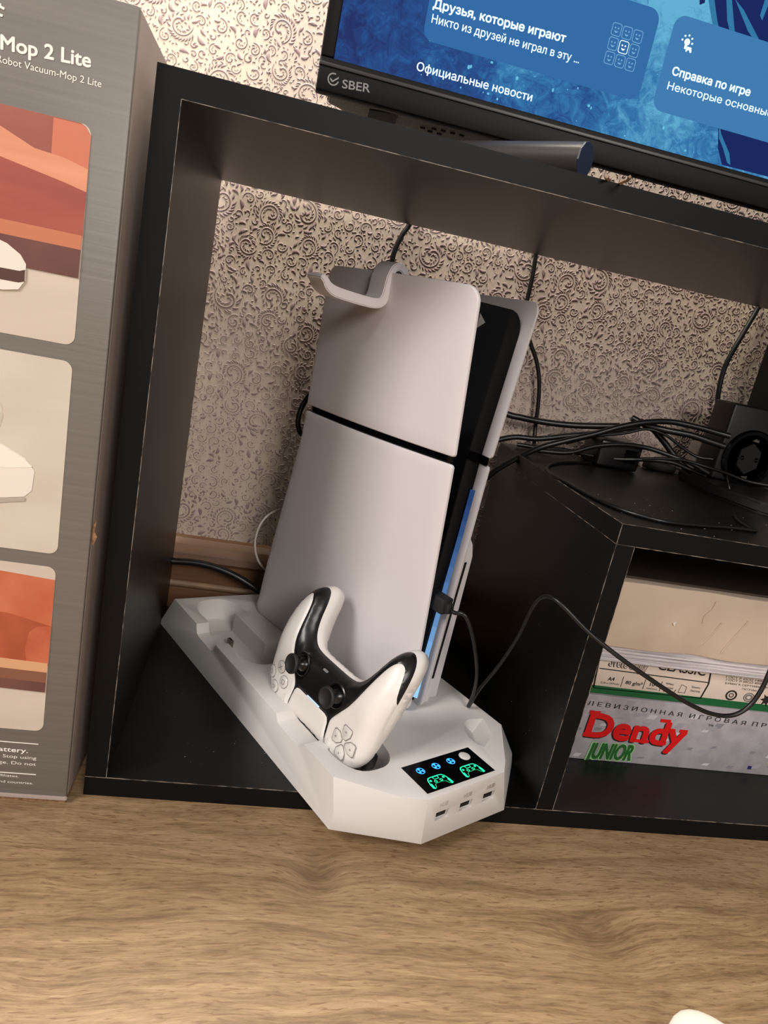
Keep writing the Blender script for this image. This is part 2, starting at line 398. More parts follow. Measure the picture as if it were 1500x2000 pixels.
bb = prism('baseboard_back', [(WALL, 0), (.333, 0), (.333, .040), (.336, .043), (.336, .075), (.332, .080), (.334, .088), (.340, .098), (.347, .104), (WALL, .105)], -1.6, 2.2, wood_base, axis='x'); struct(bb)
prism('cable_conduit', [(.3332, .044), (.3300, .045), (.3292, .048), (.3300, .051), (.3332, .052)], -.02, .40, wood_pale, bb, axis='x', angle=60)

# ------------------------------------------------------------ television stand
XR = 1.10
st = thing('tv_stand', 'low black laminate television stand with open compartments along the wallpapered wall', 'tv stand')
box('top_panel', (0, .0006, HI), (XR, D, H), lam, st)
box('side_panel', (0, .0006, TB), (TL, D, HI), lam, st)
box('side_panel', (XR-TL, .0006, TB), (XR, D, HI), lam, st)
box('bottom_panel', (0, .0006, 0.0), (XR, D, TB), lam, st)
box('partition', (X1, .0006, TB), (X2, D, HB), lam, st)
box('shelf', (X1, .0006, HB), (XR-TL, D, HS), lam, st)
box('upright', (.700, .285, HS), (.716, D, HI), lam, st)
for a, b in (((0, 0, HI), (XR, .0006, H)), ((0, 0, TB), (TL, .0006, HI)), ((0, 0, 0), (XR, .0006, TB)), ((X1, 0, TB), (X2, .0006, HB)), ((X1, 0, HB), (XR, .0006, HS))):
    box('edge_band', a, b, lam_edge, st)
for a, b in (((TL, -.0001, HI-.0003), (XR, .0004, HI+.0002)), ((TL-.0003, -.0001, TB), (TL+.0002, .0004, HI)), ((0, -.0001, TB-.0003), (XR, .0004, TB+.0002)),
             ((X1-.0002, -.0001, TB), (X1+.0003, .0004, HB)), ((X2-.0003, -.0001, TB), (X2+.0002, .0004, HB)), ((X1, -.0001, HB-.0003), (XR, .0004, HB+.0003)),
             ((X1-.0002, 0, HB-.0003), (X1+.0003, D, HB+.0003)), ((X1, -.0001, HS-.0002), (XR, .0005, HS+.0002)), ((X1-.0002, 0, HS-.0003), (X1+.0003, D, HS+.0002)),
             ((X1-.0002, -.0001, HB), (X1+.0003, .0004, HS))):
    box('worn_edge_line', a, b, worn, st)
# dust specks on the black boards
bm = bmesh.new()
for _ in range(70):
    x = random.uniform(.03, .37); y = random.uniform(.005, .20); s = random.uniform(.0002, .0006)
    add_box(bm, (x, y, TB), (x+s*random.uniform(1, 2), y+s, TB+s*.6))
for _ in range(26):
    y = random.uniform(.004, .2); z = random.uniform(.05, .25); s = random.uniform(.00015, .00045); add_box(bm, (X1-s*.5, y, z), (X1, y+s, z+s*1.5))
for _ in range(60):
    x = random.uniform(.40, .70); y = random.uniform(.005, .12); s = random.uniform(.0002, .0006); add_box(bm, (x, y, HS), (x+s*2, y+s, HS+s*.6))
d = from_bm('dust_speck', bm, dust_m, st); d['kind'] = 'stuff'

# ------------------------------------------------------------ television
TVY = .10
tv = thing('television', 'wide black television with a blue game menu on its screen, standing above the top board', 'television', (0, 0, 0))
BX0, BX1, BZ0, SX0, SZ0, ZT = .0965, 1.03, .5635, .1065, .5865, 1.10
# bezel frame
bm = bmesh.new()
add_box(bm, (BX0, TVY, BZ0), (BX1, TVY+.014, SZ0-.0), .0015); add_box(bm, (BX0, TVY, SZ0), (SX0, TVY+.030, ZT), .0015)
add_box(bm, (BX1-.01, TVY, SZ0), (BX1, TVY+.030, ZT), .0015); add_box(bm, (BX0, TVY, ZT), (BX1, TVY+.030, ZT+.01), .0015)
from_bm('bezel', bm, bezel, tv, angle=40)
box('bezel_lip', (BX0-.0003, TVY-.0012, .5800), (BX1, TVY+.004, .5828), bezel_lip, tv, .0005)
box('back_cover', (BX0+.05, TVY+.030, .60), (BX1-.05, TVY+.085, ZT-.08), bezel, tv, .01)
# lower rear housing, seen from below through the gap
uc = prism('rear_housing', [(.107, TVY+.014), (.330, TVY+.014), (.330, TVY+.070), (.1450, TVY+.078), (.107, TVY+.043)], .5665, .66, tv_under, tv, axis='z', bev=.0015)
pq = [(0.1413,0.1278),(0.1639,0.1206),(0.1662,0.1502),(0.1428,0.1539)]
prism('port_recess', pq, .5655, .5668, dark, tv, axis='z')
for (x, y) in [(0.1887,0.1419),(0.1973,0.1360),(0.2050,0.1347),(0.2128,0.1335),(0.2209,0.1339),(0.1961,0.1471),(0.2043,0.1474)]: prism('vent_slot', [(x-.0024, y-.0015), (x+.0018, y-.0015), (x+.0024, y+.0017), (x-.0018, y+.0017)], .5655, .5668, dark, tv, axis='z')
# TV screen: emits the picture it shows
def screen_mat():
    m = bpy.data.materials.new('screen_picture'); m.use_nodes = True; nt = m.node_tree; N = nt.nodes.new; Lk = nt.links.new
    nt.nodes.clear(); out = N('ShaderNodeOutputMaterial'); em = N('ShaderNodeEmission'); tc = N('ShaderNodeTexCoord')
    mp = N('ShaderNodeMapping'); mp.inputs['Scale'].default_value = (9, 9, 9); Lk(tc.outputs['Object'], mp.inputs[0])
    n = N('ShaderNodeTexNoise'); n.inputs['Detail'].default_value = 5; n.inputs['Scale'].default_value = 1; Lk(mp.outputs[0], n.inputs[0])
    mp2 = N('ShaderNodeMapping'); mp2.inputs['Scale'].default_value = (75, 75, 75); Lk(tc.outputs['Object'], mp2.inputs[0])
    n2 = N('ShaderNodeTexNoise'); n2.inputs['Detail'].default_value = 8; n2.inputs['Roughness'].default_value = .72; n2.inputs['Scale'].default_value = 1; n2.inputs['Distortion'].default_value = 1.2; Lk(mp2.outputs[0], n2.inputs[0])
    sx = N('ShaderNodeSeparateXYZ'); Lk(tc.outputs['Object'], sx.inputs[0])
    mr = N('ShaderNodeMapRange'); mr.inputs[1].default_value = .10; mr.inputs[2].default_value = .40; mr.inputs[3].default_value = -.20; mr.inputs[4].default_value = .30; Lk(sx.outputs[0], mr.inputs[0])
    mz = N('ShaderNodeMapRange'); mz.inputs[1].default_value = .58; mz.inputs[2].default_value = .70; mz.inputs[3].default_value = -.05; mz.inputs[4].default_value = .26; Lk(sx.outputs[2], mz.inputs[0])
    a = N('ShaderNodeMath'); a.operation = 'ADD'; Lk(n.outputs[0], a.inputs[0]); Lk(mr.outputs[0], a.inputs[1])
    a1 = N('ShaderNodeMath'); a1.operation = 'ADD'; Lk(a.outputs[0], a1.inputs[0]); Lk(mz.outputs[0], a1.inputs[1])
    s = N('ShaderNodeMath'); s.operation = 'MULTIPLY_ADD'; s.inputs[1].default_value = 1.0; Lk(n2.outputs[0], s.inputs[0])
    s0 = N('ShaderNodeMath'); s0.operation = 'SUBTRACT'; s0.inputs[1].default_value = .50; Lk(a1.outputs[0], s0.inputs[0]); Lk(s0.outputs[0], s.inputs[2])
    cr = N('ShaderNodeValToRGB'); e = cr.color_ramp.elements; e[0].position = .28; e[0].color = (*srgb((40, 52, 104)), 1); e[1].position = 1.0; e[1].color = (*srgb((100, 176, 212)), 1)
    x = cr.color_ramp.elements.new(.52); x.color = (*srgb((42, 80, 140)), 1); x = cr.color_ramp.elements.new(.72); x.color = (*srgb((54, 118, 172)), 1)
    Lk(s.outputs[0], cr.inputs[0]); Lk(cr.outputs[0], em.inputs[0]); em.inputs[1].default_value = 1.0; Lk(em.outputs[0], out.inputs[0]); return m
box('screen', (SX0, TVY+.004, SZ0), (BX1-.01, TVY+.029, ZT), screen_mat(), tv)
SY = TVY+.004
def glow(name, c, s=1.0):
    return mat(name, c, 1, emit=s, spec=0)
def black_base(m):
    for n in m.node_tree.nodes:
        if n.type == 'BSDF_PRINCIPLED': n.inputs['Base Color'].default_value = (0, 0, 0, 1)
    return m
card_m = black_base(glow('screen_card', (54, 108, 166))); card2_m = black_base(glow('screen_card_pale', (66, 124, 176)))
txt_m = black_base(glow('screen_text', (225, 250, 255), 1.3)); icon_m = black_base(glow('screen_icon_lines', (120, 172, 214)))
navy_m = black_base(glow('screen_figure_dark', (28, 40, 96))); teal_m = black_base(glow('screen_figure_light', (52, 120, 164))); flake_m = black_base(glow('screen_flakes', (110, 190, 226)))
c1 = [(0.1694,0.6189),(0.3522,0.6781),(0.3663,0.6766),(0.3692,0.6178)]
decal('menu_card', rrect(c1[0][0], c1[0][1]-.003, c1[1][0]-.001, c1[1][1]+.003, .009), SY, card_m, tv, .0004)
c2x = c1[2][0]-.001; decal('menu_card', rrect(c2x-.001, c1[3][1]-.004, c2x+.24, c1[2][1]+.006, .009), SY, card2_m, tv, .0006)
fig = [(0.3812,0.7067),(0.3941,0.6887),(0.4014,0.6789),(0.4134,0.6782),(0.4209,0.6772),(0.4349,0.6777),(0.4494,0.6775),(0.4776,0.6800),(0.4584,0.7266)]
decal('screen_figure', fig, SY, navy_m, tv, .0002)
for i, q in enumerate(([(0.3832,0.7037),(0.3882,0.7050),(0.3988,0.6862),(0.4042,0.6789),(0.3989,0.6783),(0.3925,0.6883)], [(0.4003,0.7046),(0.4045,0.7057),(0.4158,0.6832),(0.4204,0.6785),(0.4149,0.6779),(0.4073,0.6884)], [(0.4092,0.7033),(0.4185,0.6984),(0.4388,0.6824),(0.4370,0.6797),(0.4270,0.6860)], [(0.4339,0.7167),(0.4386,0.7144),(0.4365,0.6957),(0.4335,0.6986)], [(0.3773,0.7022),(0.3823,0.7035),(0.3845,0.6949),(0.3808,0.6925)])):
    decal('screen_figure', q, SY-.0002, teal_m if i != 4 else navy_m, tv, .0003)
boot = [(0.4246,0.6197),(0.4422,0.6208),(0.4813,0.6220),(0.5054,0.6123),(0.5155,0.5879),(0.4843,0.5891),(0.4395,0.5884),(0.4316,0.5994)]
decal('screen_figure', boot, SY, navy_m, tv, .0002)
decal('screen_figure', [(0.4253,0.6191),(0.4305,0.6102),(0.4429,0.5980),(0.4468,0.5900),(0.4435,0.5909),(0.4361,0.6004),(0.4298,0.6069)], SY-.0002, teal_m, tv, .0002)
for _ in range(60):
    x = random.uniform(.12, .50); z = random.uniform(.589, .66); s = random.uniform(.0004, .0012); ta = random.random()
    decal('snow_flake', circle(x, z, s, 7, s*(.6+ta)), SY, flake_m, tv, .00015)
t1 = [(0.1730,0.6378),(0.2799,0.6409),(0.1739,0.6281),(0.2949,0.6299),(0.1694,0.5946),(0.2643,0.5954),(0.3734,0.6409),(0.4448,0.6422),(0.3727,0.6302),(0.5066,0.6330)]
text_y('screen_text', 'Друзья, которые играют', t1[0], t1[1], .0060, txt_m, tv, SY-.0004, bold=.03)
text_y('screen_text', 'Никто из друзей не играл в эту ...', t1[2], t1[3], .0058, txt_m, tv, SY-.0004, bold=.008)
text_y('screen_text', 'Официальные новости', t1[4], t1[5], .0060, txt_m, tv, SY, bold=.012)
text_y('screen_text', 'Справка по игре', t1[6], t1[7], .0060, txt_m, tv, SY-.0006, bold=.03)
text_y('screen_text', 'Некоторые основные миссии', t1[8], t1[9], .0056, txt_m, tv, SY-.0006, bold=.008)
sm = [(0.3279,0.6494)][0]
def ring_decal(name, outer, inner, y, m, parent, t=.0003):
    n = len(outer); vs = [(a, y-t, b) for a, b in outer]+[(a, y-t, b) for a, b in inner]
    return from_py(name, vs, [(i, (i+1) % n, n+(i+1) % n, n+i) for i in range(n)], m, parent)
for i in range(-1, 2):
    for j in range(-1, 2):
        cx = sm[0]+i*.0092; cz = sm[1]+j*.0100-i*.0002; k_ = .56; mm = txt_m if (i == 0 and j == 0) else icon_m
        ring_decal('friend_tile', rrect(cx-.0041, cz-.0045, cx+.0041, cz+.0045, .0018, 4), rrect(cx-.0036, cz-.0040, cx+.0036, cz+.0040, .0014, 4), SY-.0004, mm, tv)
        decal('friend_tile', circle(cx-.0013, cz+.0011, .0006, 10), SY-.0004, mm, tv); decal('friend_tile', circle(cx+.0013, cz+.0011, .0006, 10), SY-.0004, mm, tv)
        decal('friend_tile', [(cx-.0016, cz-.0006), (cx-.0011, cz-.0018), (cx, cz-.0023), (cx+.0011, cz-.0018), (cx+.0016, cz-.0006), (cx+.0008, cz-.0011), (cx-.0008, cz-.0011)], SY-.0004, mm, tv)
hb = [(0.3789,0.6653)][0]; hs_ = .46
def hpoly(p): return [(hb[0]+x*hs_, hb[1]+y*hs_) for x, y in p]
decal('hint_icon', hpoly(circle(0, .001, .0052, 16)), SY-.0006, txt_m, tv); decal('hint_icon', hpoly(rrect(-.0028, -.010, .0014, -.002, .0008, 3)), SY-.0006, txt_m, tv)
decal('hint_icon', hpoly([(.001, -.0125), (.0025, -.0055), (.0105, -.0055), (.0125, -.0125), (.010, -.0135), (.0075, -.0100), (.0055, -.0100), (.003, -.0135)]), SY-.0006, txt_m, tv)
for a in (-5, 40, 85, 130, 175):
    decal('hint_icon', hpoly(circle(.0098*math.cos(math.radians(a)), .0015+.0098*math.sin(math.radians(a)), .0016, 10)), SY-.0006, txt_m, tv)
lg = [(0.1159,0.5684),(0.1370,0.5703),(0.1084,0.5725)]
text_y('logo', 'SBER', lg[0], lg[1], .0060, logo_grey, tv, TVY, bold=.015)
lc = lg[2]; arc = [math.radians(70+i*280/24) for i in range(25)]
from_py('logo', [(lc[0]+r*math.cos(a), TVY-.0003, lc[1]+r*math.sin(a)) for r in (.0044, .0034) for a in arc], [(i, i+1, 26+i, 25+i) for i in range(24)], logo_grey, tv)
decal('logo', [(lc[0]-.0024, lc[1]+.0008), (lc[0]-.0004, lc[1]-.0008), (lc[0]+.0038, lc[1]+.0026), (lc[0]+.0038, lc[1]+.0012), (lc[0]-.0004, lc[1]-.0022), (lc[0]-.0024, lc[1]-.0006)], TVY, logo_grey, tv)
# its stand foot: a neck behind the panel down to the board
box('stand_neck', (.56, TVY+.035, H), (.60, TVY+.055, .62), bezel, tv, .003); box('stand_foot', (.44, TVY-.01, H), (.72, TVY+.12, H+.006), bezel, tv, .002)

# grey tubular bar lying on the top board
A_, B_ = Vector((.2865, .016, .5425)), Vector((.205, .112, .5425)); dv = (B_-A_).normalized(); sd = dv.cross(Vector((0, 0, 1))).normalized(); upv = sd.cross(dv)
prof = [(.011*math.cos(a), .0122*math.sin(a)) for a in [math.radians(x) for x in (-125, -90, -55, -10, 25, 60, 90, 120, 155, 190)]]
bt = thing('metal_bar', 'dark grey rounded metal bar with navy faceted end, lying under the television', 'bar')
vs = [A_+sd*a+upv*b for a, b in prof]+[B_+sd*a+upv*b for a, b in prof]; n = len(prof)
from_py('tube', vs, [(i, (i+1) % n, n+(i+1) % n, n+i) for i in range(n)]+[tuple(range(n, 2*n))], bar_metal, bt, angle=50)
from_py('end_cap', [A_-dv*.0012+sd*a*.97+upv*b*.97 for a, b in prof]+[A_+sd*a*.99+upv*b*.99 for a, b in prof], [tuple(range(n))]+[(i, (i+1) % n, n+(i+1) % n, n+i) for i in range(n)], navy, bt)
pw = thing('paper_strip', 'small folded tan paper scraps lying behind the grey bar under the television', 'paper')
for p in ([(0.2978,0.0064,0.5305),(0.3039,0.0061,0.5305),(0.2965,-0.0076,0.5305)], [(0.3106,0.0099,0.5305),(0.3095,-0.0121,0.5305),(0.3059,-0.0220,0.5305)]):
    q = [Vector(v) for v in p]; tube('scrap', [q[0], q[1], q[2]], .0012, wood_pale, pw, k=2, seg=4)

# ------------------------------------------------------------ left carton
cb = thing('appliance_carton', 'tall grey printed cardboard box with red sofa pictures, standing left of the television stand', 'box')
CY = -.012; CX = -.0100
bm = bmesh.new(); add_box(bm, (-.40, CY, .004), (CX, .24, .5535), .002, 2); from_bm('carton_body', bm, carton_grey, cb, angle=40)
box('carton_side', (CX-.002, CY+.0035, .006), (CX+.0002, .238, .551), carton_side, cb)
box('bottom_flap', (-.398, CY+.001, 0), (CX-.001, .239, .0045), carton_brown, cb)
prism('torn_tab', [(-.0096, .232), (-.0075, .236), (-.0082, .228), (-.0062, .224), (-.0085, .217), (-.0096, .219)], CY+.002, CY+.003, carton_brown, cb)
prism('bottom_lip', [(-.10, .0035), (-.0102, .0035), (-.0088, .0052), (-.0100, .0066), (-.10, .0066)], CY-.0012, CY+.001, carton_side, cb, bev=.0004)
text_y('lettering', 'Mop 2 Lite', [(-0.0832,0.5127)][0], [(-0.0344,0.5151)][0], .0078, print_white, cb, CY, bold=.025)
text_y('lettering', 't', (-.0885, .5305), (-.0835, .529), .0078, print_white, cb, CY, bold=.025)
p2 = [(-0.0850,0.5057),(-0.0276,0.5061)]
text_y('lettering', 'Robot Vacuum-Mop 2 Lite', p2[0], p2[1], .0040, print_white, cb, CY)
for i, (s, z, h, px) in enumerate((('this battery.', .0440, .0040, -.0405), ('may cause fire. Stop using', .0386, .0029, -.0340), ('it in case of liquid leakage. Do not', .0330, .0029, -.0340), ('Corporation or its affiliates.', .0215, .0023, -.0455), ('different languages and countries.', .0160, .0023, -.0350))):
    wd = h*len(s)*.80*(1.0 if i else .93); zz = z
    text_y('lettering', s, (px-wd, zz+wd*.0), (px, zz), h, print_white, cb, CY, bold=.02 if i == 0 else 0)
for z in (.0520, .0247): decal('printed_rule', [(-.10, z), (-.0335, z), (-.0335, z+.0006), (-.10, z+.0006)], CY, print_white, cb)
def pm(n, c, c2=None, sc=(20, 20, 20)):
    return mat('picture_'+n, c, .45, noise=(sc, c2, (.35, .65)) if c2 else None)
def picture(z0, z1, layers, seedm):
    base = rrect(-.15, z0, -.031, z1, .006); pn = decal('picture_panel', base, CY, seedm, cb)
    for i, (nm, poly, m) in enumerate(layers):
        # clip to the panel's right edge by construction
        decal(nm, poly, CY-.00030-.00015*i, m, pn, .00015)
R_ = -.0311
beige = pm('floor_beige', (206, 192, 178), (196, 182, 168), (12, 12, 30))
picture(.3535, .4845, [
 ('picture_wall', [(-.15, .440), (R_, .440), (R_, .4790), (R_-.003, .4830), (R_-.006, .4845), (-.15, .4845)], pm('dark_terracotta', (158, 92, 78), (146, 84, 72))),
 ('picture_wall', [(-.0525, .455), (R_, .455), (R_, .4790), (R_-.003, .4828), (R_-.006, .4840), (-.0525, .4840)], pm('terracotta', (198, 116, 90))),
 ('picture_cushion', [(-.15, .430), (R_, .430), (R_, .4600), (-.045, .4635), (-.062, .4650), (-.082, .4730), (-.15, .480)], pm('peach', (222, 156, 124), (206, 136, 106), (6, 6, 60))),
 ('picture_sofa', [(-.15, .4210), (R_, .4210), (R_, .4470), (-.045, .4500), (-.085, .4570), (-.15, .460)], pm('rust', (168, 90, 74), (150, 74, 66), (6, 6, 60))),
 ('picture_plinth', [(-.15, .4130), (R_-.0005, .4130), (R_-.0003, .4215), (-.15, .4215)], pm('copper', (190, 118, 88))),
 ('picture_shadow', [(-.15, .3960), (R_-.0005, .3960), (R_-.0004, .4130), (-.15, .4130)], pm('umber', (112, 74, 66), (98, 62, 58))),
 ('picture_robot', [(-.15, .3800), (-.075, .3800), (-.066, .3820), (-.0625, .3880), (-.0625, .3980), (-.0660, .4030), (-.0740, .4080), (-.085, .411), (-.15, .412)], pm('robot_white', (226, 216, 206))),
 ('picture_band', [(-.15, .3850), (-.066, .3862), (-.0628, .3875), (-.0628, .3945), (-.066, .3932), (-.15, .392)], pm('band_brown', (84, 58, 52))),
], beige)
picture(.2080, .3430, [
 ('picture_leaves', circle(-.083, .300, .012, 14, .016), pm('pale_leaf', (186, 178, 162), (208, 198, 184), (200, 200, 200))),
 ('picture_robot', [(-.15, .2450), (-.070, .2440), (-.055, .2470), (-.0505, .2520), (-.0495, .2660), (-.056, .2740), (-.070, .2810), (-.085, .2835), (-.15, .284)], pm('robot_white', (226, 216, 206))),
 ('picture_robot_top', [(-.15, .2660), (-.068, .2655), (-.053, .2680), (-.0510, .2690), (-.057, .2735), (-.070, .2800), (-.085, .2825), (-.15, .283)], pm('robot_top', (234, 226, 216))),
 ('picture_robot_foot', [(-.15, .2410), (-.072, .2402), (-.0545, .2440), (-.054, .2465), (-.070, .2442), (-.15, .2452)], pm('robot_grey', (172, 162, 150))),
], pm('pale_wall', (206, 196, 182), (198, 186, 172), (14, 14, 30)))
picture(.0640, .1980, [
 ('picture_wall', [(-.15, .140), (R_, .140), (R_, .1885), (-.15, .1960)], pm('brick', (184, 92, 62), (196, 112, 80), (30, 30, 30))),
 ('picture_cushion', [(-.15, .120), (R_, .120), (R_, .1520), (-.060, .1590), (-.15, .163)], pm('leather', (176, 88, 58), (160, 76, 50), (40, 40, 40))),
 ('picture_cushion', [(-.046, .122), (R_, .122), (R_, .1520), (-.040, .1510), (-.0455, .1460), (-.0475, .1320)], pm('leather_light', (196, 110, 76), (178, 90, 60), (40, 40, 40))),
 ('picture_plinth', [(-.15, .1170), (R_-.0003, .1145), (R_-.0003, .1220), (-.15, .1260)], pm('oak_pale', (208, 158, 118))),
 ('picture_plinth', [(-.15, .1090), (R_-.0005, .1060), (R_-.0004, .1145), (-.15, .1170)], pm('cocoa', (130, 84, 66))),
 ('picture_shadow', [(-.15, .1010), (R_-.0006, .0980), (R_-.0005, .1060), (-.15, .1090)], pm('umber', (112, 74, 66))),
], beige)

# ------------------------------------------------------------ dock, console and controller share one frame
ORG = (0.19469, -0.04213, 0.01727); ANG = 0.499427
MM = .001
stand_t = thing('console_dock', 'white faceted charging dock under the upright console, touch panel and ports at its front', 'console dock', ORG, ANG)
TH = 44.0
def S3(l): return [(x*MM, y*MM, z*MM) for x, y, z in l]
# faceted body
vt = [(0, 8, TH), (37, -34, TH), (56, -44.3, TH), (144.5, -43.6, TH), (157, -33, TH), (198, 11, TH), (199.5, 250, TH), (150, 329, TH), (53, 338, TH), (-1.5, 341, TH)]
vb = [(0, 0, 0), (60.5, -44.6, 0), (159.5, -43.8, 0), (222, 4, 0), (222, 262, 0), (160, 352, 0), (50, 360, 0), (-3, 371, 0)]
mid = (0, -1.5, 16.7); rg = (206, -4, 20)
V = S3(vt+vb+[mid, rg]); T0 = 0; B0 = 10; Mi = 18; Rg = 19
F = [tuple(range(10)), tuple(range(17, 9, -1)),
     (0, Mi, 1), (1, Mi, B0, B0+1), (1, B0+1, 2), (2, B0+1, B0+2, 3), (3, B0+2, 4), (4, B0+2, Rg), (4, Rg, 5), (Rg, B0+2, B0+3), (5, Rg, B0+3),
     (5, B0+3, B0+4, 6), (6, B0+4, 7), (7, B0+4, B0+5), (7, B0+5, B0+6, 8), (8, B0+6, 9), (9, B0+6, B0+7), (9, B0+7, B0, Mi, 0)]
bm = bmesh.new(); bv = [bm.verts.new(v) for v in V]
for f in F: bm.faces.new([bv[i] for i in f])
bmesh.ops.recalc_face_normals(bm, faces=bm.faces); bmesh.ops.triangulate(bm, faces=[f for f in bm.faces if len(f.verts) > 4 or True])
bmesh.ops.dissolve_limit(bm, angle_limit=.005, verts=bm.verts[:], edges=bm.edges[:])
body = from_bm('dock_body', bm, white, stand_t)
def cutter(poly, z0, z1, bevel=0):
    bm = bmesh.new(); n = len(poly)
    a = [bm.verts.new((x*MM, y*MM, z0*MM)) for x, y in poly]; b = [bm.verts.new((x*MM, y*MM, z1*MM)) for x, y in poly]
    bm.faces.new(a[::-1]); bm.faces.new(b)
    for i in range(n): bm.faces.new((a[i], a[(i+1) % n], b[(i+1) % n], b[i]))
    bmesh.ops.recalc_face_normals(bm, faces=bm.faces)
    me = bpy.data.meshes.new('cut'); bm.to_mesh(me); bm.free(); o = bpy.data.objects.new('cut', me); COL.objects.link(o)
    o.location = ORG; o.rotation_euler = (0, 0, ANG); return o
cuts = []
def half_lobe(yc, sg):
    return [((38.5 if yc > 100 else 40)+(26.5 if yc > 100 else 25.5)*math.copysign(abs(math.cos(t))**.75, math.cos(t)), yc+sg*(37+39*abs(math.sin(t))**.75)) for t in [math.pi*i/24 for i in range(25)]]
for yc in (78, 255):
    xi = 17 if yc == 78 else 13; xn = 20.3 if yc == 78 else 13
    cuts.append(cutter(half_lobe(yc, 1)[::1], 19, 60)); cuts.append(cutter(half_lobe(yc, -1)[::-1], 19, 60))
    cuts.append(cutter([(xi, yc-39), (50, yc-39), (50, yc+39), (xi, yc+39), (xi, yc+23), (xn, yc+23), (xn, yc-25.5), (xi, yc-25.5)], 22, 60))
    pr_ = [(yc-25.5, 60), (yc-25.5, 44), (yc-24.5, 41.5), (yc-22.5, 37), (yc-19.5, 34), (yc-16, 33), (yc+15, 33), (yc+18.5, 34), (yc+21, 37), (yc+22.6, 41), (yc+23, 44), (yc+23, 60)]
    pr_ = [(y, z+(3.5 if yc == 78 and z < 43 else 0)*(1 if z < 40 else .4)) for y, z in pr_]; bm = bmesh.new(); n = len(pr_); va = [bm.verts.new((-9*MM, y*MM, z*MM)) for y, z in pr_]; vb2 = [bm.verts.new(((xn+.2)*MM, y*MM, z*MM)) for y, z in pr_]
    bm.faces.new(va); bm.faces.new(vb2[::-1])
    for i in range(n): bm.faces.new((va[i], vb2[i], vb2[(i+1) % n], va[(i+1) % n]))
    bmesh.ops.recalc_face_normals(bm, faces=bm.faces); me = bpy.data.meshes.new('cut'); bm.to_mesh(me); bm.free(); o = bpy.data.objects.new('cut', me); COL.objects.link(o); o.location = ORG; o.rotation_euler = (0, 0, ANG); cuts.append(o)
# thumb recess by the right edge
def recess():
    pts = [(153.8, 18.6), (160, 27), (171.3, 31), (189.1, 26.4), (184, 14), (178, 4), (166.5, -4), (153.6, -10.4), (150, -4), (149.5, 8)]
    bm = bmesh.new(); top = [bm.verts.new((x*MM, y*MM, (TH+1)*MM)) for x, y in pts]
    a = bm.verts.new((172*MM, 22*MM, 34*MM)); b = bm.verts.new((158*MM, 0*MM, 34*MM)); n = len(pts)
    for i in (0, 1, 2, 3): pass
    seq = [(9, 0, b), (0, 1, b), (1, 2, a), (2, 3, a), (3, 4, a), (4, 5, a), (5, 6, b), (6, 7, b), (7, 8, b), (8, 9, b)]
    for i, j, c in seq: bm.faces.new((top[i], top[j], c))
    bm.faces.new((top[1], a, b)); bm.faces.new((top[5], b, a)); bm.faces.new(top[::-1])
    bmesh.ops.recalc_face_normals(bm, faces=bm.faces)
    me = bpy.data.meshes.new('cut'); bm.to_mesh(me); bm.free(); o = bpy.data.objects.new('cut', me); COL.objects.link(o); o.location = ORG; o.rotation_euler = (0, 0, ANG); return o
cuts.append(recess())
# the panel well and the port openings
cuts.append(cutter([(60, -38.6), (138.4, -38.6), (138.4, -3.8), (60, -3.8)], 42.6, 60))
PX = ((76.8, 22.8), (104, 23.2), (131.6, 23.6))
for x, z in PX:
    bm = bmesh.new(); add_box(bm, ((x-7.2)*MM, -60*MM, (z-4)*MM), ((x+7.2)*MM, -41.5*MM, (z+4)*MM)); add_box(bm, ((x-6)*MM, -60*MM, (z-2.6)*MM), ((x+6)*MM, -34*MM, (z+2.6)*MM))
    me = bpy.data.meshes.new('cut'); bm.to_mesh(me); bm.free(); o = bpy.data.objects.new('cut', me); COL.objects.link(o); o.location = ORG; o.rotation_euler = (0, 0, ANG); cuts.append(o)
for c in cuts:
    md = body.modifiers.new('b', 'BOOLEAN'); md.operation = 'DIFFERENCE'; md.solver = 'EXACT'; md.object = c; md.use_self = True
bv_ = body.modifiers.new('bev', 'BEVEL'); bv_.width = .0006; bv_.segments = 2; bv_.limit_method = 'ANGLE'; bv_.angle_limit = math.radians(35)
bpy.context.view_layer.update()
me = bpy.data.meshes.new_from_object(body.evaluated_get(bpy.context.evaluated_depsgraph_get())); body.modifiers.clear(); body.data = me
me.polygons.foreach_set('use_smooth', [True]*len(me.polygons)); me.set_sharp_from_angle(angle=math.radians(28))
for c in cuts: bpy.data.objects.remove(c)
def mmbox(name, a, b, m, parent, bev=0): return box(name, [v*MM for v in a], [v*MM for v in b], m, parent, bev*MM)
# front hub insert with embossed letters and three sockets
def hub_plate():
    bm = bmesh.new(); outer = [(62.0, 1.5), (157.5, 1.5), (146.5, 42.5), (59.5, 42.5)]
    return None
for x, z in PX:
    mmbox('usb_socket', (x-6, -42, z-2.6), (x+6, -35, z+2.6), dark, stand_t); mmbox('socket_tongue', (x-4.6, -42.6, z-.2), (x+4.6, -38, z+1.2), ink, stand_t)
    text_on('hub_lettering', 'HUB', ((x-5)*MM, (z+8.3)*MM), ((x+4)*MM, (z+8.7)*MM), .0044, white_line, stand_t, (0, -.0441, 0), (1, 0, 0), (0, 0, 1), (0, -1, 0), thick=.0002, bold=.008)
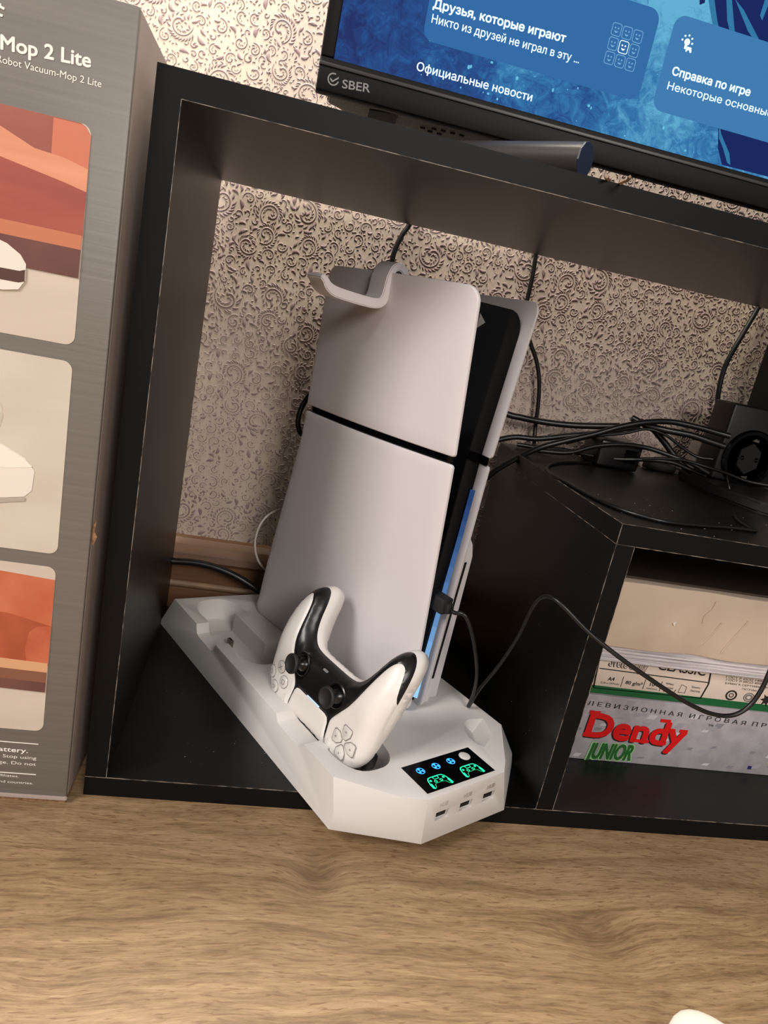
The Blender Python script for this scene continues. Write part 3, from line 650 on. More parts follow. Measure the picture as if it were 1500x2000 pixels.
# glowing panel
pn = mmbox('touch_panel', (60.2, -38.4, 42.6), (138.2, -4.0, 43.9), gloss_black, stand_t)
blue_e = black_base(glow('blue_indicator', (50, 140, 255), 3)); green_e = black_base(glow('green_indicator', (40, 235, 160), 2))
def on_top(name, poly, m, parent, t=.12): return prism(name, [(a*MM, b*MM) for a, b in poly], 43.9*MM, (43.9+t)*MM, m, parent, axis='z')
def ring_top(name, outer, inner, m, parent, z=44.0):
    n = len(outer); vs = [(a*MM, b*MM, z*MM) for a, b in outer]+[(a*MM, b*MM, z*MM) for a, b in inner]
    return from_py(name, vs, [(i, (i+1) % n, n+(i+1) % n, n+i) for i in range(n)], m, parent)
for cx, cy in ((73.4, -13.8), (90.8, -13.7), (108.2, -13.5)):
    ring_top('fan_icon', circle(cx, cy, 3.9, 24), circle(cx, cy, 3.2, 24), blue_e, pn)
    for k in range(3):
        a = math.radians(90+k*120); b = a+.75
        on_top('fan_icon', [(cx, cy), (cx+2.9*math.cos(a-.25), cy+2.9*math.sin(a-.25)), (cx+3.3*math.cos(a+.25), cy+3.3*math.sin(a+.25)), (cx+2.6*math.cos(b), cy+2.6*math.sin(b))], blue_e, pn)
def pad_outline(cx, cy, s=1.0, inset=0):
    h = [(0, 6.2), (4, 6.3), (7.5, 5.8), (9.6, 3.5), (11, -2), (11.2, -6), (9.6, -7.2), (7.8, -6.2), (6.0, -2.6), (3.0, -1.8), (0, -1.8)]
    p = h+[(-x, y) for x, y in h[-2:0:-1]]
    return [(cx+x*s*(1-inset*.09), cy+(y*s)*(1-inset*.12)) for x, y in p]
for cx, cy in ((80.1, -29.5), (117.5, -29.2)):
    ring_top('controller_icon', pad_outline(cx, cy), pad_outline(cx, cy, 1, 1), green_e, pn)
    for sx in (-1, 1):
        ring_top('controller_icon', circle(cx+sx*3, cy+.2, 1.5, 12), circle(cx+sx*3, cy+.2, .9, 12), green_e, pn)
        on_top('controller_icon', circle(cx+sx*7, cy+2.2, 1.1, 8), green_e, pn)
        on_top('controller_icon', [(cx+sx*8.6, cy-1), (cx+sx*9.9, cy-1), (cx+sx*10, cy-5.6), (cx+sx*9, cy-5.6)][::sx], green_e, pn)
    ring_top('controller_icon', [(cx-3.2, cy+5.6), (cx+3.2, cy+5.6), (cx+2.5, cy+2.4), (cx-2.5, cy+2.4)], [(cx-2.6, cy+5.1), (cx+2.6, cy+5.1), (cx+2.1, cy+2.9), (cx-2.1, cy+2.9)], green_e, pn)
bt_ = lathe('touch_button', [(5.3*MM, 43.8*MM), (5.2*MM, 44.4*MM), (4.4*MM, 44.8*MM), (1*MM, 44.9*MM)], white, stand_t, 28, Matrix.Translation((125.5*MM, -12.8*MM, 0)))
# charging pin in the free bay
mmbox('charging_pin', (27.5, 251, 22), (31.5, 260, 33), metal, stand_t, .8)
mmbox('pin_mouth', (28.3, 252, 32.9), (30.7, 259, 33.15), dark, stand_t)
mmbox('charging_pin', (27.5, 74, 22), (31.5, 83, 27), metal, stand_t, .8)

# ---- console
con = thing('game_console', 'tall upright white and black game console with a blue light line, on the white dock', 'game console', ORG, ANG)
def lerp_t(t, tab):
    if t <= tab[0][0]: return tab[0][1]
    for (a, b), (c, d_) in zip(tab, tab[1:]):
        if t <= c: return b+(d_-b)*(t-a)/(c-a)
    return tab[-1][1]
def YB(z): return lerp_t(z, [(44, 294), (105, 287), (200, 270), (260, 260), (431, 261)])
def XL(y, z):
    f = lerp_t(z, [(44, 118), (121, 114), (293, 102), (431, 88)]); t = min(1, max(0, (y-60)/(YB(z)-60))); return f+(77-f)*t-7*4*t*(1-t)
def XRr(y, z):
    f = lerp_t(z, [(44, 138), (87, 140), (167, 144), (215, 147), (293, 150), (431, 163)]); bk = lerp_t(z, [(44, 160), (293, 166), (431, 178)])
    t = min(1, max(0, (y-60)/(YB(z)-60))); return f+(bk-f)*t+6*4*t*(1-t)
def plate(name, side, z0, z1, rt, rb, m, parent, inset=0, th=3.0, y0=60, ybk=0, round_e=1.1):
    """curved side plate between heights z0 and z1; rt, rb corner radii above and below"""
    def corner(cy, cz, r, a0, n=7): return [(cy+r*math.cos(math.radians(a0+90*i/n)), cz+r*math.sin(math.radians(a0+90*i/n))) for i in range(n+1)]
    yb1 = YB(z1)-ybk; yb0 = YB(z0)-ybk
    loop = corner(y0+rt, z1-rt, rt, 90)+corner(y0+rb, z0+rb, rb, 180)
    loop += corner(yb0-rb, z0+rb, rb, 270)
    for z in np.arange(z0+rb+6, z1-rt-3, 12): loop.append((YB(z)-ybk, z))
    loop += corner(yb1-rt, z1-rt, rt, 0)
    P = np.array(loop); pts = [tuple(p) for p in loop]
    den = [];
    for i in range(len(pts)):
        a = pts[i]; b = pts[(i+1) % len(pts)]; L_ = math.dist(a, b); k = max(1, int(L_/5))
        for j in range(k): den.append((a[0]+(b[0]-a[0])*j/k, a[1]+(b[1]-a[1])*j/k))
    loop = den; gy, gz = np.meshgrid(np.arange(y0+4, 292, 8), np.arange(z0+4, z1-2, 10)); G = np.stack([gy.ravel(), gz.ravel()], 1)
    G = G[pip(G, loop)]; G = G[seg_dist(G, loop) > 4.0]
    ins = []   # inner ring for the soft edge
    n = len(loop); L = np.array(loop); cen = L.mean(0)
    tang = np.roll(L, -1, 0)-np.roll(L, 1, 0); tang /= np.maximum(np.hypot(*tang.T), 1e-9)[:, None]; nr = np.stack([-tang[:, 1], tang[:, 0]], 1)
    area_ = .5*np.sum(L[:, 0]*np.roll(L[:, 1], -1)-np.roll(L[:, 0], -1)*L[:, 1]); nr = nr if area_ > 0 else -nr
    ring = L+nr*round_e
    allp = np.vstack([L, L+nr*round_e*.35, ring, G]); r = delaunay_2d_cdt([Vector(p) for p in allp], [(i, (i+1) % n) for i in range(n)], [], 0, 1e-5)
    v2 = np.array([tuple(v) for v in r[0]]); tri = np.array([f for f in r[2] if len(f) == 3]); c = v2[tri].mean(1); tri = tri[pip(c, loop)]
    fx = XL if side < 0 else XRr; dist = seg_dist(v2, loop)
    outv = []; inv_ = []
    for (y, z), dd in zip(v2, dist):
        e = round_e*(1-math.sqrt(max(0, 1-(1-min(1, dd/round_e))**2)))*.9
        x = fx(y, z)+(-side)*inset; outv.append((x-side*e, y, z)); inv_.append((x-side*(th-e*.0), y, z))
    N_ = len(v2); Vv = outv+inv_; Ff = [tuple(t) for t in tri]+[(a+N_, c_+N_, b+N_) for a, b, c_ in tri]
    edges = {}
    for a, b, c_ in tri:
        for p, q in ((a, b), (b, c_), (c_, a)): edges[(p, q)] = 1
    for p, q in edges:
        if (q, p) not in edges: Ff.append((q, p, p+N_, q+N_))
    bm = bmesh.new(); bvv = [bm.verts.new((x*MM, y*MM, z*MM)) for x, y, z in Vv]
    for f in Ff:
        try: bm.faces.new([bvv[i] for i in f])
        except ValueError: pass
    return from_bm(name, bm, m, parent, angle=50)
plate('side_plate', -1, 44.3, 286.8, 3, 9, shell, con); plate('side_plate', -1, 293.6, 431, 13, 3, shell, con)
plate('side_plate', 1, 44.3, 286.8, 3, 9, shell, con); plate('side_plate', 1, 294.2, 431, 11, 3, shell, con)
plate('inner_frame', -1, 283, 298, 1, 1, gloss_black, con, inset=3.2, th=3, y0=64, ybk=5); plate('inner_frame', 1, 286.5, 294.5, 1, 1, gloss_black, con, inset=2.4, th=2, y0=62.5, ybk=5)
# glossy body between the plates
def core():
    zs = list(np.linspace(46, 398, 24))+[402, 406, 410, 413, 416, 418.5, 420.5]; ys = [77, 74.6, 74]+list(np.linspace(76, 255, 14)); ys = [74]+list(np.linspace(82, 254, 14))
    vs = []; ny = len(ys)
    for z in zs:
        rr = 0 if z < 400 else 18*(1-math.sqrt(max(0, 1-((z-400)/20.6)**2)))
        for y in ys: vs.append((XL(y, z)+3.4, y, z))
        for y in ys[::-1]: vs.append((XRr(y, z)-3.4-rr, y, z))
    k = 2*ny; fs = []
    for i in range(len(zs)-1):
        for j in range(k): fs.append((i*k+j, i*k+(j+1) % k, (i+1)*k+(j+1) % k, (i+1)*k+j))
    fs.append(tuple(range(k))[::-1]); fs.append(tuple((len(zs)-1)*k+j for j in range(k)))
    bm = bmesh.new(); bv2 = [bm.verts.new((x*MM, y*MM, z*MM)) for x, y, z in vs]
    for f in fs: bm.faces.new([bv2[i] for i in f])
    return from_bm('core', bm, gloss_black, con, angle=35)
core()
# blue light line along the right plate
NL = 14
for k_ in range(NL):
    za = 50+212*k_/NL; zb_ = 50+212*(k_+1)/NL; q_ = 1-(k_+.5)/NL
    cc = tuple(a_+(b_-a_)*q_**1.3 for a_, b_ in zip((56, 88, 150), (150, 205, 245))); lm = black_base(glow('blue_light_line_%s' % 'abcdefghijklmn'[k_], cc, .45+.75*q_))
    zz = np.linspace(za, zb_, 3)
    vs = [((XRr(74, z)-3.3-q)*MM, y*MM, z*MM) for z in zz for q, y in ((3.0, 73.6), (0, 69.0))]
    from_py('light_line', vs, [(2*i, 2*i+1, 2*i+3, 2*i+2) for i in range(2)], lm, con)
    vs = [((XL(74, z)+3.5+q)*MM, y*MM, z*MM) for z in zz for q, y in ((0, 71.5), (2.0, 73.6))]
    from_py('light_line', vs, [(2*i, 2*i+1, 2*i+3, 2*i+2) for i in range(2)], lm, con)
# disc drive bulge on the right
bz = [44.3, 50, 60, 90, 130, 170, 195, 206, 213, 217, 219]
def bulge():
    sec = [(0, 70), (1.5, 69), (5, 69), (6, 74), (18, 74), (22, 78), (24, 90), (25, 150), (23, 215), (16, 232), (0, 236)]
    vs = []
    for z in bz:
        f = 1 if z < 190 else math.sqrt(max(0.02, 1-((z-190)/29.5)**2))
        for a, y in sec:
            x0 = XRr(60, z)+8.5
            vs.append((x0+a*f*lerp_t(z, [(44, 1.15), (219, .85)]), y+(1-f)*10, z))
    k = len(sec); fs = [(i*k+j, i*k+(j+1) % k, (i+1)*k+(j+1) % k, (i+1)*k+j) for i in range(len(bz)-1) for j in range(k)]+[tuple(range(k))[::-1], tuple((len(bz)-1)*k+j for j in range(k))]
    bm = bmesh.new(); b3 = [bm.verts.new((x*MM, y*MM, z*MM)) for x, y, z in vs]
    for f in fs: bm.faces.new([b3[i] for i in f])
    return from_bm('disc_drive_cover', bm, shell, con, angle=35)
bulge()
vs = []
for z in np.linspace(70, 192, 12):
    x0 = XRr(60, z)+8.5+1.6; vs += [(x0*MM, 68.7*MM, z*MM), ((x0+3.0)*MM, 68.7*MM, z*MM)]
from_py('disc_slot', vs, [(2*i, 2*i+1, 2*i+3, 2*i+2) for i in range(11)], dark, con)
# emblem and port marks
xe = XL(74, 408)+20
prism('emblem', [((xe)*MM, .400), ((xe+8)*MM, .4055), ((xe)*MM, .412)], .0735, .0741, logo_grey, con)
for i, z in enumerate((138, 131, 122, 116, 110)):
    mmbox('port_mark', (124.5-i*.6, 73.6, z), (126.0-i*.6+(i % 2), 74.1, z+(3 if i % 2 else .7)), logo_grey, con)
mmbox('usb_port', (121, 73.5, 158), (131, 74.2, 162), dark, con)

# ---- clip-on hook on the left plate
hk = thing('headset_hook', 'white clip-on hook hanging over the top left edge of the console', 'hook', ORG, ANG)
def hook():
    y0 = 158
    P = [(91.5, 414), (92, 427), (90.5, 433.5), (85.5, 437), (79.5, 436), (76, 430.5), (75, 420), (74, 410.5), (70.5, 405), (63, 403), (50, 403.2), (34, 404.2), (22, 405.5), (15, 408.5), (11, 412.5), (6.5, 415.5)]
    C = catmull([(a, 0, b) for a, b in P], 5); vs = []; t = 4.3
    for i, p in enumerate(C):
        tg = (C[min(i+1, len(C)-1)]-C[max(i-1, 0)]).normalized(); nm = Vector((-tg.z, 0, tg.x))
        fr = i/(len(C)-1); tt = t*(.8 if fr < .35 else (1 if fr < .8 else 1-.5*(fr-.8)/.2)); wdt = 24
        for s, y in ((-1, y0), (1, y0), (1, y0+wdt), (-1, y0+wdt)): q = p+nm*tt*s; vs.append((q.x*MM, y*MM, q.z*MM))
    n = len(C); fs = [(i*4+j, i*4+(j+1) % 4, (i+1)*4+(j+1) % 4, (i+1)*4+j) for i in range(n-1) for j in range(4)]+[(3, 2, 1, 0), tuple((n-1)*4+j for j in range(4))]
    bm = bmesh.new(); b4 = [bm.verts.new(v) for v in vs]
    for f in fs: bm.faces.new([b4[i] for i in f])
    bmesh.ops.recalc_face_normals(bm, faces=bm.faces)
    es = [e for e in bm.edges if len(e.link_faces) == 2 and e.calc_face_angle() > 1.0]
    bmesh.ops.bevel(bm, geom=es, offset=.0009, segments=2, affect='EDGES')
    return from_bm('hook_band', bm, shell, hk, angle=35)
hook()

# ---- controller
PADR = Matrix(((-.04428, -.19317, -.98017), (.99853, .02229, -.04951), (.03141, -.98091, .1919)))
pad = thing('game_controller', 'white and black wireless game controller standing upside down in the front dock bay', 'game controller')
Mdock = Matrix.Translation(ORG) @ Matrix.Rotation(ANG, 4, 'Z')
pad.matrix_world = Mdock @ Matrix.Translation((.0332, .0812, .0685)) @ PADR.to_4x4() @ Matrix.Scale(.951, 4)
half = [(0, 36), (14, 36.5), (26, 37), (33, 39.5), (46, 41), (59, 38), (68, 32), (75, 22), (79, 8), (80.5, -8), (81.5, -26), (81.8, -41), (80, -53), (75.5, -62), (67.5, -67), (59, -65.5), (52.5, -58), (47.5, -47), (42, -38), (34, -32), (24, -30), (10, -29.5), (0, -29.5)]
half = [(x, y if y > -30 else -30+(y+30)*1.32) for x, y in half]
OUT = smooth_loop(half+[(-x, y) for x, y in half[-2:0:-1]], 3)
Cline = smooth_loop([(31.8, 44), (31.2, 30), (29.6, 14), (29.8, 8), (33, 2), (38, -5), (45, -15), (50.5, -27), (55, -40), (59.0, -51), (63, -57.5), (68.5, -60.5), (74, -58), (78, -50), (81.6, -38)], 3, False)
Cline = [(x, y if y > -30 else -30+(y+30)*1.32) for x, y in Cline]
WR = Cline+[(95, -30), (95, 45), (31.8, 45)]; WL_ = [(-x, y) for x, y in WR]
tp = [(0, 7), (21, 7), (25, 8.3), (27.3, 12), (28.5, 20), (30.2, 30), (30.4, 36.2), (14, 35.6), (0, 35.2)]
TP = smooth_loop(tp[:1]+tp[1:7], 2, False); TP = [(x, y) for x, y in tp]+[(-x, y) for x, y in tp[-2:0:-1]]
def zc(y): return 0 if y > -12 else -.0040*(y+12)**2
def hfront(P, d):
    x, y = np.abs(P[:, 0]), P[:, 1]
    Rr = np.where((x > 40), 17.0, 15.0); Tt = 12.5+2.0*np.exp(-((x-62)/16)**2-((y+25)/22)**2)
    t = np.clip(1-d/Rr, 0, 1); h = Tt*(1-t**2.3)**(1/2.0)
    r = np.hypot(x-27, y+15); h = h+2.2*np.exp(-(r/15)**2)*np.clip(d/8, 0, 1)
    h -= np.where(d > 3, 5.5*np.exp(-(r/7.5)**4), 0)
    return h
def hback(P, d):
    x, y = np.abs(P[:, 0]), P[:, 1]
    Rr = np.where(x > 40, 18.0, 16.0); Tt = 17+16*np.exp(-((x-62)/20)**2)*np.clip((10-y)/40, 0, 1); t = np.clip(1-d/Rr, 0, 1)
    return Tt*(1-t**2.2)**(1/2.0)
def build_pad():
    gx, gy = np.meshgrid(np.arange(-82, 82.1, 2.1), np.arange(-83, 43, 2.1)); G = np.stack([gx.ravel(), gy.ravel()], 1)
    d = seg_dist(G, OUT); ins = pip(G, OUT); Cm = [(-x, y) for x, y in Cline]
    keep = ins & (d > 4.6) & (seg_dist(G, Cline, False) > 1.0) & (seg_dist(G, Cm, False) > 1.0) & (seg_dist(G, TP) > 1.0); G = G[keep]
    rings = []
    L = np.array(OUT); tg = np.roll(L, -1, 0)-np.roll(L, 1, 0); tg /= np.hypot(*tg.T)[:, None]; nr = np.stack([-tg[:, 1], tg[:, 0]], 1)
    A = .5*np.sum(L[:, 0]*np.roll(L[:, 1], -1)-np.roll(L[:, 0], -1)*L[:, 1]); nr = nr*(1 if A > 0 else -1)
    for q in (.25, .8, 1.8, 3.2): rings.append(L[::1 if q < 1 else 2]+nr[::1 if q < 1 else 2]*q)
    n = len(OUT); vp = list(map(tuple, L)); ed = [(i, (i+1) % n) for i in range(n)]
    for pl_, cl in ((Cline, False), (Cm, False), (TP, True)):
        b = len(vp); vp += pl_; k = len(pl_); ed += [(b+i, b+(i+1) % k) for i in range(k if cl else k-1)]
    for r_ in rings:
        ok = pip(r_, OUT) & (seg_dist(r_, OUT) > .2) & (seg_dist(r_, Cline, False) > .5) & (seg_dist(r_, Cm, False) > .5); vp += list(map(tuple, r_[ok]))
    vp += list(map(tuple, G))
    r = delaunay_2d_cdt([Vector(p) for p in vp], ed, [], 0, 1e-4)
    v2 = np.array([tuple(v) for v in r[0]]); tri = np.array([f for f in r[2] if len(f) == 3]); c = v2[tri].mean(1); m_in = pip(c, OUT); tri = tri[m_in]; c = c[m_in]
    d = seg_dist(v2, OUT); d[~pip(v2, OUT)] = 0; z0 = np.array([zc(y) for y in v2[:, 1]])
    zf = z0+hfront(v2, d); zb = z0-hback(v2, d)
    gl = np.minimum(np.minimum(seg_dist(v2, Cline, False), seg_dist(v2, Cm, False)), seg_dist(v2, TP)); zf -= np.where(gl < .15, .8, 0)*np.clip(d/2, 0, 1)
    reg = np.where(pip(c, WR), 1, np.where(pip(c, WL_), 2, np.where(pip(c, TP), 3, 0)))
    reg = np.where((reg == 0) & (c[:, 1] > 28), 3, reg)
    for k, nm, m in ((1, 'front_shell', pad_white), (2, 'front_shell', pad_white), (3, 'touchpad', pad_white), (0, 'centre_panel', pad_black)):
        t = tri[reg == k]; u, inv_ = np.unique(t, return_inverse=True); t = inv_.reshape(-1, 3)
        vv = np.stack([v2[u, 0], v2[u, 1], zf[u]+(.5 if k == 3 else 0)], 1)*MM; o = from_py(nm, vv, t, m, pad, smooth=True)
    e_ = .05; gx_ = (seg_dist(v2+np.array((e_, 0)), OUT)-seg_dist(v2-np.array((e_, 0)), OUT))/(2*e_); gy_ = (seg_dist(v2+np.array((0, e_)), OUT)-seg_dist(v2-np.array((0, e_)), OUT))/(2*e_)
    hn = np.clip((z0-zb)/30, 0, 1); bul = 3.2*np.sin(np.pi*np.clip(hn*1.15, 0, 1))*np.clip(1-d/11, 0, 1)*np.clip((5-v2[:, 1])/25, 0, 1)
    v2b = v2-np.stack([gx_, gy_], 1)*bul[:, None]; v2b[d < .01] = v2[d < .01]
    vv = np.stack([v2b[:, 0], v2b[:, 1], zb], 1)*MM; from_py('back_shell', vv, tri[:, ::-1], pad_white, pad, smooth=True)
    return v2, zf
v2_, zf_ = build_pad()
def zat(x, y):
    i = np.argmin(np.hypot(v2_[:, 0]-x, v2_[:, 1]-y)); return float(zf_[i])
for sx in (1, -1):
    b0 = 8.5; Mx = Matrix.Translation((sx*27*MM, -15*MM, 0)) @ Matrix.Rotation(math.radians(4*sx), 4, 'Y')
    lathe('stick_socket', [(10.8*MM, (b0+3.5)*MM), (11.4*MM, (b0+5.6)*MM), (10.4*MM, (b0+6.2)*MM), (9.4*MM, (b0+4.4)*MM), (8.5*MM, (b0+2)*MM)], mat('polished_black', (9, 9, 10), .28), pad, 32, Mx)
    tsk = lathe('thumbstick', [(9.0*MM, (b0)*MM), (8.4*MM, (b0+4)*MM), (6.2*MM, (b0+7.4)*MM), (4.4*MM, (b0+9.5)*MM), (4.2*MM, (b0+13.5)*MM), (5.5*MM, (b0+15)*MM)], mat('polished_black', (9, 9, 10), .28), pad, 32, Mx)
    lathe('stick_cap', [(5.5*MM, (b0+14.6)*MM), (8.6*MM, (b0+15.2)*MM), (9.6*MM, (b0+16.8)*MM), (9.6*MM, (b0+18.4)*MM), (8.8*MM, (b0+19.5)*MM), (7.6*MM, (b0+19.5)*MM), (6.9*MM, (b0+18.6)*MM), (1*MM, (b0+18.3)*MM)], rubber, tsk, 32, Mx, angle=60)
def at_pad(x, y, lift=0):
    z = zat(x, y); e = 3.0; nx = -(zat(x+e, y)-zat(x-e, y))/(2*e); ny = -(zat(x, y+e)-zat(x, y-e))/(2*e); n_ = Vector((nx, ny, 1)).normalized()
    q = Vector((0, 0, 1)).rotation_difference(n_).to_matrix().to_4x4(); return Matrix.Translation((x*MM, y*MM, (z+lift)*MM)) @ q
def ringm(name, ro, ri, h, m, parent, M, n=24):
    vs = [M @ Vector((r*math.cos(2*math.pi*i/n)*MM, r*math.sin(2*math.pi*i/n)*MM, h*MM)) for r in (ro, ri) for i in range(n)]
    return from_py(name, vs, [(i, (i+1) % n, n+(i+1) % n, n+i) for i in range(n)], m, parent)
def polym(name, pts, h, m, parent, M, closed=True, w=.35):
    out = []; n = len(pts); vs = []; fs = []
    for i in range(n if closed else n-1):
        a = Vector((*pts[i], 0)); b = Vector((*pts[(i+1) % n], 0)); dd = (b-a).normalized(); nn = Vector((-dd.y, dd.x, 0))*w; k = len(vs)
        for p in (a-nn-dd*w*.5, b-nn+dd*w*.5, b+nn+dd*w*.5, a+nn-dd*w*.5): vs.append(M @ Vector((p.x*MM, p.y*MM, h*MM)))
        fs.append((k, k+1, k+2, k+3))
    return from_py(name, vs, fs, m, parent)
for dx, dy, sh in ((0, -10.5, 'x'), (10.5, 0, 'o'), (-10.5, 0, 's'), (0, 10.5, 't')):
    M = at_pad(55+dx, 14+dy); bn = lathe('face_button', [(5.8*MM, -.6*MM), (5.8*MM, .8*MM), (5.2*MM, 1.3*MM), (1*MM, 1.5*MM)], clear_button, pad, 24, M)
    ringm('button_gap', 6.4, 5.8, .35, groove_m, bn, M)
    if sh == 'x': polym('symbol', [(-2, -2), (2, 2)], 1.6, groove_m, bn, M, False); polym('symbol', [(-2, 2), (2, -2)], 1.6, groove_m, bn, M, False)
    if sh == 'o': ringm('symbol', 2.6, 2.05, 1.6, groove_m, bn, M)
    if sh == 's': polym('symbol', [(-2, -2), (2, -2), (2, 2), (-2, 2)], 1.6, groove_m, bn, M, w=.28)
    if sh == 't': polym('symbol', [(-2.3, -1.5), (2.3, -1.5), (0, 2.4)], 1.6, groove_m, bn, M, w=.28)
for k in range(4):
    a = k*math.pi/2; cx, cy = -55+9.3*math.sin(a), 14+9.3*math.cos(a); M = at_pad(cx, cy) @ Matrix.Rotation(-a, 4, 'Z')
    sh = [(a_*1.13, b_*1.13) for a_, b_ in [(-4.0, 4.6), (4.0, 4.6), (5.1, 3.0), (4.8, -1.2), (1.2, -5.6), (-1.2, -5.6), (-4.8, -1.2), (-5.1, 3.0)]]
    bm = bmesh.new(); lo = [bm.verts.new(M @ Vector((x*MM, y*MM, -.6*MM))) for x, y in sh]; up_ = [bm.verts.new(M @ Vector((x*.96*MM, y*.96*MM, 1.0*MM))) for x, y in sh]; tp_ = [bm.verts.new(M @ Vector((x*.74*MM, y*.74*MM, 1.6*MM))) for x, y in sh]
    n8 = len(sh)
    for q in range(n8):
        bm.faces.new((lo[q], lo[(q+1) % n8], up_[(q+1) % n8], up_[q])); bm.faces.new((up_[q], up_[(q+1) % n8], tp_[(q+1) % n8], tp_[q]))
    bm.faces.new(tp_); bn = from_bm('direction_button', bm, clear_button, pad, angle=30)
    pts_o = [(x*1.13, y*1.13) for x, y in sh]; vs = [M @ Vector((x*MM, y*MM, .35*MM)) for x, y in pts_o+sh]
    from_py('button_gap', vs, [(i, (i+1) % n8, n8+(i+1) % n8, n8+i) for i in range(n8)], groove_m, bn)
    polym('symbol', [(-.9, .4), (.9, .4), (0, 1.9)], 1.7, groove_m, bn, M, w=.2)
for sx in (1, -1):
    M = at_pad(sx*37, 26) @ Matrix.Rotation(math.radians(-8*sx), 4, 'Z'); vs = rrect(-1.5, -4.3, 1.5, 4.3, 1.45, 4)
    bm = bmesh.new(); a = [bm.verts.new(M @ Vector((x*MM, y*MM, -.4*MM))) for x, y in vs]; b = [bm.verts.new(M @ Vector((x*.9*MM, y*.95*MM, .7*MM))) for x, y in vs]; n9 = len(vs)
    for q in range(n9): bm.faces.new((a[q], a[(q+1) % n9], b[(q+1) % n9], b[q]))
    bm.faces.new(b); from_bm('option_button', bm, clear_button, pad, angle=30)
M = at_pad(0, -24, .15); vs = [M @ Vector((x*MM, y*MM, .5*MM)) for x, y in rrect(-3.6, -1.2, 3.6, 1.2, 1.1, 4)]; from_py('mute_button', vs, [tuple(range(len(vs)))], logo_grey, pad)
led2 = black_base(glow('player_light', (170, 205, 250), 2.2)); vs = []
for x in np.linspace(-12, 8, 8):
    z = zat(x, 5.0); vs += [(x*MM, 6.4*MM, (z+.25)*MM), (x*MM, 5.5*MM, (z+.25)*MM)]
from_py('player_light', vs, [(2*i, 2*i+1, 2*i+3, 2*i+2) for i in range(7)], led2, pad)
for row in range(2):
    for i in range(-4, 5):
        x = i*1.9+(row % 2)*.9; z = zat(x, -27.3); mm_ = prism('speaker_hole', circle(x*MM, (-26.8+row*1.3)*MM, .42*MM, 6), (z-.3)*MM, (z+.55-row*.0)*MM, dark, pad, axis='z')
for sx in (1, -1):
    bm = bmesh.new(); add_box(bm, (min(sx*38, sx*68)*MM, 30*MM, -9*MM), (max(sx*38, sx*68)*MM, 41.5*MM, 2*MM), 4*MM, 3); from_bm('shoulder_button', bm, pad_black, pad, angle=50)
    bm = bmesh.new(); add_box(bm, (min(sx*39, sx*67)*MM, 22*MM, -28*MM), (max(sx*39, sx*67)*MM, 39.5*MM, -9*MM), 5*MM, 3); from_bm('trigger', bm, pad_black, pad, angle=50)

# ------------------------------------------------------------ cables
def cable(name, label, pts, r, k=8, plug=None):
    o = tube(name, pts, r, cable_m, None, k=k); tag(o, label, 'cable'); return o
def Wd(x, y, z): v = Mdock @ Vector((x*MM, y*MM, z*MM)); return tuple(v)
# usb lead from the console's front, looping down to the dock and off to the right
ul = thing('usb_cable', 'thin black USB cable plugged into the console front and looping out to the right', 'cable')
pts = [Wd(126, 44, 158), Wd(126, 39, 157.5)]+[(0.2949,0.0467,0.1756),(0.3073,0.0478,0.1555),(0.3232,0.0576,0.1181),(0.3324,0.0740,0.0848)]+[Wd(184.7, 44.7, 46.5)]+[(0.3377,0.0750,0.0898),(0.3418,0.0550,0.1272),(0.3431,0.0350,0.1667),(0.3409,0.0200,0.1979),(0.3403,0.0080,0.2157),(0.3436,-0.0020,0.2224),(0.3515,-0.0120,0.2199),(0.3740,-0.0220,0.2045),(0.4018,-0.0300,0.1898),(0.4420,-0.0350,0.1712),(0.4716,-0.0360,0.1588),(0.4958,-0.0360,0.1517),(0.5152,-0.0360,0.1523),(0.5273,-0.0360,0.1621),(0.5342,-0.0350,0.1794),(0.5402,-0.0300,0.2039),(0.5618,-0.0100,0.2494)]
tube('cord', pts, .0019, cable_m, ul, k=7)
bm = bmesh.new(); add_box(bm, (119.5*MM, 49*MM, 151*MM), (132*MM, 71*MM, 166*MM), 1.5*MM); add_box(bm, (122*MM, 44*MM, 153.5*MM), (129.5*MM, 49.2*MM, 163*MM), 1*MM)
pg = from_bm('usb_plug', bm, rubber, ul, angle=40); pg.matrix_world = Mdock
bm = bmesh.new(); add_box(bm, (121*MM, 69*MM, 158*MM), (131*MM, 75*MM, 162*MM)); cn = from_bm('plug_shell', bm, metal, ul); cn.matrix_world = Mdock
cable('hanging_cable', 'black cable dropping from the gap behind the top board to the hook', [(0.2187,0.3450,0.5885),(0.2258,0.3450,0.5365),(0.2254,0.3450,0.5161),(0.2195,0.3440,0.5031),(0.2146,0.3430,0.4858),(0.2142,0.3430,0.4671),(0.2228,0.3430,0.4227),(0.2371,0.3430,0.3657),(0.2638,0.3430,0.2434)], .0030)
cable('hanging_cable', 'black cable hanging on the wall just right of the console top, down to the shelf', [(0.3740,0.3450,0.5692),(0.3799,0.3440,0.5163),(0.3820,0.3430,0.4904),(0.3824,0.3420,0.4608),(0.3851,0.3410,0.4372),(0.3986,0.3400,0.4154),(0.4121,0.3400,0.3956),(0.4218,0.3400,0.3728),(0.4285,0.3410,0.3449),(0.4324,0.3400,0.3142),(0.4338,0.3340,0.2957)], .0026)
cable('hanging_cable', 'black cable hanging at the right edge, bending down beside the black socket block', [(0.6867,0.3450,0.5411),(0.6825,0.3450,0.5138),(0.6753,0.3440,0.4882),(0.6661,0.3430,0.4554),(0.6626,0.3430,0.4325),(0.6641,0.3420,0.4063),(0.6717,0.3420,0.3752),(0.6769,0.3410,0.3571),(0.6663,0.3300,0.3368),(0.6510,0.3220,0.3187),(0.6391,0.3180,0.3093)], .0032)
